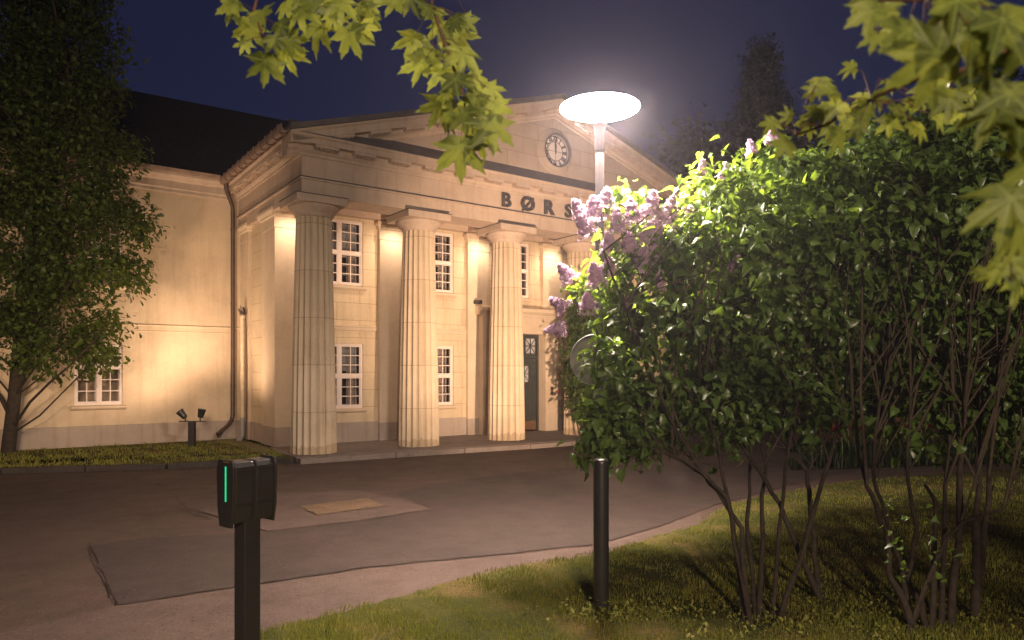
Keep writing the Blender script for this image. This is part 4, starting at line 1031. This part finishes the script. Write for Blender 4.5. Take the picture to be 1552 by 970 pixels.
# ---- background trees
def back_tree(px, top, d, wd, name, label, seed, leaf=DIAM, size=.5, ncl=700, cone=False):
    x = (px - PCX) / FOC * d; zt_ = CAM_H + (PHY - top) / FOC * d
    if cone: ells = [((x, d, zt_ * (.12 + .84 * k / 7)), (wd * (1 - k / 7.3) ** .6, wd * (1 - k / 7.3) ** .6, zt_ * .09), 1 / (1 - k / 7.3) ** 1.0) for k in range(8)]
    else: ells = [((x + random.uniform(-.4, .4) * wd, d + random.uniform(-.3, .3) * wd, zt_ * f), (wd * g_, wd * g_, zt_ * .2)) for f, g_ in ((.35, .7), (.5, .8), (.62, .75), (.75, .6), (.83, .42), (.45, .95))]
    tree(name, label, (x, d, -.2), [(x, d, -.2), (x, d, zt_ * .35), (x, d, zt_ * .7), (x, d, zt_ * .95)], .035 * zt_ * .6, ells, ncl, 7, size * 1.1, leaf, size, M['darkleaf'], seed, 25)
back_tree(1155, 92, 46, 4.4, 'spruce_tree', 'dark pointed spruce against the night sky beyond the lilac', 61, size=.34, ncl=6000, cone=True)
back_tree(1065, 185, 40, 4.6, 'background_tree', 'dark broad tree just right of the pediment roof', 62, size=.5, ncl=5200)
back_tree(1240, 200, 44, 5.2, 'background_tree', 'dark round tree right of the pointed spruce', 63, size=.5, ncl=4200)
back_tree(1400, 170, 40, 5.5, 'background_tree', 'dark tree behind the far right lilac crown', 64, size=.5, ncl=4200)
back_tree(1560, 130, 36, 5.5, 'background_tree', 'dark tree at the right edge behind the lilacs', 65, size=.5, ncl=4200)
# hedge
hg = empty('hedge', (14, 30, -.1)); tag(hg, 'long dark hedge behind the red path', 'hedge')
cen, od = crown_points([((7 + 2.6 * k - 14, 29 + .4 * k - 30, 1.6), (2.0, 1.3, 2.1)) for k in range(11)], 2000, .6, 71)
scatter('foliage', *SMALL, *leaf_clusters(cen, od, 6, .22, .28, 72), M['darkleaf'], hg)
hs = MB()
for k in range(11): hs.tube([(7 + 2.6 * k - 14, 29 + .4 * k - 30, -.05), (7 + 2.6 * k - 14, 29 + .4 * k - 30, 1.4)], [.07, .04], 6)
hs.build('stem', M['bark'], hg)

# ---- tulips
def tulip_src():
    t = empty('tulip', (0, 0, 0)); tag(t, 'red tulip in the dark flower bed behind the lilac stems', 'flower', 'red tulips in the flower bed')
    MB().tube([(0, 0, 0), (.01, 0, .25), (0, .01, .48)], .008, 6).build('stem', M['lilacleaf'], t)
    v = []; f = []
    MB().lathe([(.012, .47), (.045, .50), (.058, .55), (.050, .60), (.036, .64), (.03, .60), (.01, .52)], (0, 0), 10, True).build('bloom', M['tulip'], t)
    lf_ = MB()
    for a in (0, 2.1, 4.0):
        q = Vector((math.cos(a), math.sin(a), 0)); sd = Vector((-q.y, q.x, 0)) * .03
        lf_.add([q * .01, q * .06 + sd + Vector((0, 0, .16)), q * .13 + Vector((0, 0, .36)), q * .06 - sd + Vector((0, 0, .16))], [(0, 1, 2, 3)])
    lf_.build('leaf', M['darkleaf'], t)
    return t
tul = tulip_src()
def dup(root, loc, rz, sc):
    r = root.copy(); COL.objects.link(r); r.location = loc; r.rotation_euler = (0, 0, rz); r.scale = (sc, sc, sc)
    for ch in list(root.children):
        c = ch.copy(); COL.objects.link(c); c.parent = r
    return r
rg = random.Random(44); first = True
for k in range(46):
    px = rg.uniform(1225, 1500); d = rg.uniform(14.0, 15.6) + (px - 1225) / 275 * .8
    loc = ((px - PCX) / FOC * d, d, -.085); rz = rg.uniform(0, 6); sc = rg.uniform(1.05, 1.4)
    if first: tul.location = loc; tul.rotation_euler = (0, 0, rz); first = False
    else: dup(tul, loc, rz, sc)
rgn = np.random.default_rng(5); n = 5200
px = rgn.uniform(1195, 1560, n); d = rgn.uniform(13.6, 15.8, n) + (px - 1225) / 275 * .8
pos = np.stack([(px - PCX) / FOC * d, d, np.full(n, -.09)], 1)
bl_v, bl_f = [(-.5, 0, 0), (.5, 0, 0), (.35, .12, .55), (-.35, .1, .5), (0, .35, 1)], [(0, 1, 2), (0, 2, 3), (3, 2, 4)]
def blades(n, pos, hmin, hmax, wd, rgn, lean=.5):
    az = rgn.random(n) * 2 * math.pi; h = rgn.uniform(hmin, hmax, n); c_, s_ = np.cos(az), np.sin(az)
    rot = np.zeros((n, 3, 3)); wv = wd * rgn.uniform(.6, 1.3, n); ln = lean * rgn.uniform(.2, 1.4, n)
    rot[:, 0, 0] = c_ * wv; rot[:, 1, 0] = s_ * wv; rot[:, 0, 1] = -s_ * h * ln; rot[:, 1, 1] = c_ * h * ln; rot[:, 2, 2] = h
    return rot
scatter_o = scatter('flower_bed_leaves', bl_v, bl_f, pos, blades(n, pos, .15, .42, .035, rgn, 1.1), np.ones(n), rgn.random(n), M['darkleaf']); tag(scatter_o, 'strappy green leaves filling the tulip bed', 'plants', kind='stuff')

# ---- grass
def inside(poly, p):
    x, y = p[:, 0], p[:, 1]; c = np.zeros(len(p), bool); n = len(poly); j = n - 1
    for i in range(n):
        xi, yi = poly[i]; xj, yj = poly[j]; k = ((yi > y) != (yj > y)) & (x < (xj - xi) * (y - yi) / (yj - yi + 1e-12) + xi); c ^= k; j = i
    return c
def grass(name, poly, n, ymin, ymax, z, hmin, hmax, wd, seed, power=1.0, xr=(-6, 12)):
    rgn = np.random.default_rng(seed)
    u_ = rgn.random(n); d = ymin * (ymax / ymin) ** u_ if power else rgn.uniform(ymin, ymax, n)
    x = rgn.uniform(-.80, .80, n) * d; p = np.stack([x, d], 1); p = p[inside(poly, p)]
    # patchiness
    cl_ = (np.sin(p[:, 0] * 3.1 + 1.3 * np.sin(p[:, 1] * 2.3)) + np.sin(p[:, 1] * 4.3 + 2 * np.sin(p[:, 0] * 1.7)) + np.sin(p[:, 0] * 9.1 + p[:, 1] * 7.7)) / 3
    keep = rgn.random(len(p)) < np.clip(.72 + .45 * cl_, .15, 1); p = p[keep]; cl_ = cl_[keep]; n = len(p)
    pos = np.concatenate([p, np.full((n, 1), z)], 1)
    rot = blades(n, pos, hmin, hmax, wd, rgn, .75) * np.clip(1 + .42 * cl_ + .2 * np.sin(p[:, 0] * 17 + 2 * np.sin(p[:, 1] * 13)), .35, 2.2)[:, None, None]
    tint = np.clip(rgn.random(n) * .7 + .25 - .25 * cl_, 0, 1)
    return tag(scatter(name, bl_v, bl_f, pos, rot, np.ones(n), tint, M['grass']), kind='stuff')
lawn_poly = [(-3.2, 3.0)] + lawn_edge + [(40, 18), (40, -10), (-5, -10)]
# let tufts spill a little over the edge of the asphalt
ctr = Vector((3.5, 4.0))
spill = [tuple(Vector(p) + (Vector(p) - ctr).normalized() * random.uniform(-.03, .09)) for p in jag(lawn_edge, .10, .03, 77, False)]
grass('grass', [(-3.2, 3.0)] + spill + [(40, 18), (40, -10), (-5, -10)], 260000, 4.2, 12.5, -.09, .016, .046, .0055, 3)
grass('verge_grass', lawn2, 90000, 12.2, 19.5, -.022, .02, .06, .011, 4)
# small leafy weeds at the bollard foot and under the lilacs
rgn = np.random.default_rng(8); n = 900
c_ = np.concatenate([np.array([[.72 + .1, 5.45, -.07]]) + rgn.normal(size=(140, 3)) * [.22, .12, .012], np.stack([rgn.uniform(1.2, 4.4, 420), rgn.uniform(4.9, 5.9, 420), np.full(420, -.06)], 1)])
o_ = rgn.normal(size=c_.shape); o_[:, 2] = 1.2; o_ /= np.linalg.norm(o_, axis=1, keepdims=True)
tag(scatter('weeds', *SMALL, *leaf_clusters(c_, o_, 4, .03, .035, 9, -.2, .5), M['grass']), kind='stuff')

# ---- maple whose branches hang into the picture
mt = empty('maple_tree', (3.6, -1.2, -.085)); tag(mt, 'maple branches with yellow green lobed leaves hanging into the top of the view', 'tree')
off = mt.location
MB().tube([Vector((0, 0, -.05)), Vector((.03, 0, 1.2)), Vector((-.05, .1, 2.6)), Vector((0, .1, 4.5)), Vector((.1, 0, 7))], [.24, .2, .18, .14, .06], 14).build('trunk', M['bark'], mt)
br = MB(); A = lambda *p: Vector(p) - off
br.tube([A(3.55, -1.1, 2.4), A(2.4, .3, 3.2), A(1.0, 1.5, 3.55), A(-.2, 2.0, 3.55), A(-.9, 2.2, 3.3)], [.07, .055, .035, .022, .012], 8)
br.tube([A(3.6, -1.1, 2.3), A(2.6, .0, 2.7), A(1.9, .8, 2.85), A(1.3, 1.15, 2.75)], [.06, .04, .022, .012], 8)
leaves = []   # (px, py, size px, depth, tip direction in degrees: 0 = down, + = right)
def tw_(pts, r0): 
    q = [at(*p) - off for p in pts]; br.tube(q, [r0 * (1 - .6 * i / len(q)) for i in range(len(q))], 6)
tw_([(560, -160, 2.2), (480, -90, 2.2), (400, -40, 2.15), (385, 15, 2.1), (398, 55, 2.1), (425, 75, 2.1)], .006)
tw_([(560, -160, 2.2), (545, -60, 2.15), (525, 0, 2.1), (515, 30, 2.1)], .005)
tw_([(740, -150, 2.15), (650, -60, 2.1), (655, 10, 2.05), (672, 60, 2.0), (690, 110, 2.0), (705, 150, 2.0), (702, 190, 1.98)], .006)
tw_([(700, -150, 2.1), (620, -60, 2.1), (608, -5, 2.1)], .004)
rg = random.Random(12)
manual = [(352, 8, 50, -30), (378, 40, 55, -10), (398, 20, 48, 20), (425, 38, 42, 15), (372, 65, 32, -30), (432, 78, 60, 12), (402, 92, 62, -10), (440, 60, 45, 35), (415, 60, 40, 0), (455, 15, 60, 0), (470, 8, 50, 25), (485, 42, 62, -8), (530, 50, 62, 10), (505, 20, 48, -20), (545, 18, 60, 30), (518, 5, 55, 0), (552, 40, 40, 40), (500, 5, 40, 0),
          (600, 2, 52, -15), (622, -4, 45, 10), (645, 12, 40, 35), (628, 58, 60, -25), (642, 95, 66, -10), (668, 40, 48, -20), (692, 52, 60, 30), (672, 105, 62, 10), (655, 80, 50, -30), (700, 80, 66, 10), (690, 30, 40, 20), (668, 158, 62, -20), (690, 120, 55, 0), (715, 118, 50, 40), (722, 150, 58, 25), (742, 135, 44, 50), (705, 172, 55, 0), (698, 222, 84, -8), (745, 188, 74, 12), (728, 205, 60, -5), (752, 160, 46, 20), (682, 175, 46, -25), (735, 165, 50, 10), (678, 140, 46, -35)]
for px, py, sz, a in manual: leaves.append((px, py, sz, rg.uniform(1.9, 2.2), a + rg.uniform(-15, 15)))
for k in range(20):
    px, py, sz, a = rg.choice(manual); leaves.append((px + rg.uniform(-22, 22), py - rg.uniform(0, 26), sz * rg.uniform(.55, .85), rg.uniform(2.05, 2.3), a + rg.uniform(-50, 50)))
tw_([(1640, -120, 1.35), (1560, 60, 1.35), (1450, 110, 1.35), (1390, 120, 1.4), (1320, 150, 1.5), (1250, 190, 1.55), (1205, 205, 1.6)], .006)
tw_([(1640, -120, 1.2), (1480, -60, 1.15), (1400, 0, 1.15), (1330, 0, 1.2)], .005)
tw_([(1700, 100, 1.05), (1600, 250, 1.0), (1540, 300, 1.0), (1530, 360, 1.0)], .005)
for px, py, sz, d, a in [(1320, 18, 80, 1.1, -30), (1378, 45, 120, 1.0, -20), (1420, 80, 130, .95, -40), (1472, 55, 130, .95, 10), (1440, 30, 110, 1.0, 20), (1520, 30, 130, .95, 30), (1500, 95, 120, 1.0, 20), (1395, 90, 100, 1.05, -50), (1330, 55, 60, 1.2, -20), (1340, 5, 70, 1.2, -10),
                         (1392, 192, 56, 1.5, 5), (1348, 182, 52, 1.5, 15), (1360, 165, 56, 1.5, -10), (1410, 130, 80, 1.35, 15), (1440, 150, 70, 1.4, 0), (1310, 165, 60, 1.5, -30), (1272, 205, 64, 1.5, 0), (1270, 160, 66, 1.5, -40), (1240, 168, 56, 1.55, -40), (1262, 140, 56, 1.5, -60), (1225, 190, 50, 1.6, -60), (1190, 218, 60, 1.45, -20), (1300, 190, 50, 1.5, -20), (1420, 180, 50, 1.5, 20), (1460, 165, 56, 1.5, 10), (1330, 145, 52, 1.5, 20),
                         (1530, 140, 120, 1.0, -10), (1510, 165, 110, 1.0, -35), (1545, 190, 120, 1.0, 20), (1532, 300, 130, .92, -25), (1545, 350, 110, .95, 10), (1520, 400, 60, 1.05, -10), (1535, 432, 60, 1.05, 5), (1548, 395, 60, 1.1, 30), (1508, 415, 44, 1.1, -40), (1545, 80, 110, 1.0, 0), (1450, 0, 120, 1.0, 0), (1560, 250, 120, 1.0, 10)]:
    leaves.append((px, py, sz * (.95 if d < 1.12 else .82), d, a + rg.uniform(-25, 25)))
    if d > 1.02: leaves.append((px + rg.uniform(-30, 40), py - rg.uniform(0, 45), sz * .6, d + .15, a + rg.uniform(-50, 50)))
twig_pts = [Vector(v) for v in br.v]
pos = []; ys = []; nr = []; sc = []
for px, py, sz, d, a in leaves:
    p = at(px, py, d) - off; s_ = sz / FOC * d / 1.5
    yd = Vector((math.sin(R(a)), rg.uniform(-.45, .45), -math.cos(R(a))))
    nv = Vector((rg.uniform(-.7, .7), -1, rg.uniform(-.25, .55)))
    pos.append(p); ys.append(yd); nr.append(nv); sc.append(s_)
    st_ = p - yd.normalized() * s_ * .1; e_ = min(twig_pts, key=lambda q: (q - st_).length + (.05 if q.z < st_.z else 0)); br.tube([st_, st_.lerp(e_, .5) + Vector((0, 0, .12 * (e_ - st_).length)), e_], .0012, 4)
pos, fr_, sc, ti = np.array(pos), frames(np.array(ys), np.array(nr)), np.array(sc), np.random.default_rng(2).random(len(pos)) * np.array([.55 if l[3] < 1.25 else 1 for l in leaves])
for k in range(4): scatter('foliage', *MAPLES[k], pos[k::4], fr_[k::4], sc[k::4], ti[k::4], M['maple'], mt, veins=True)
br.build('branches', M['twigyoung'], mt)
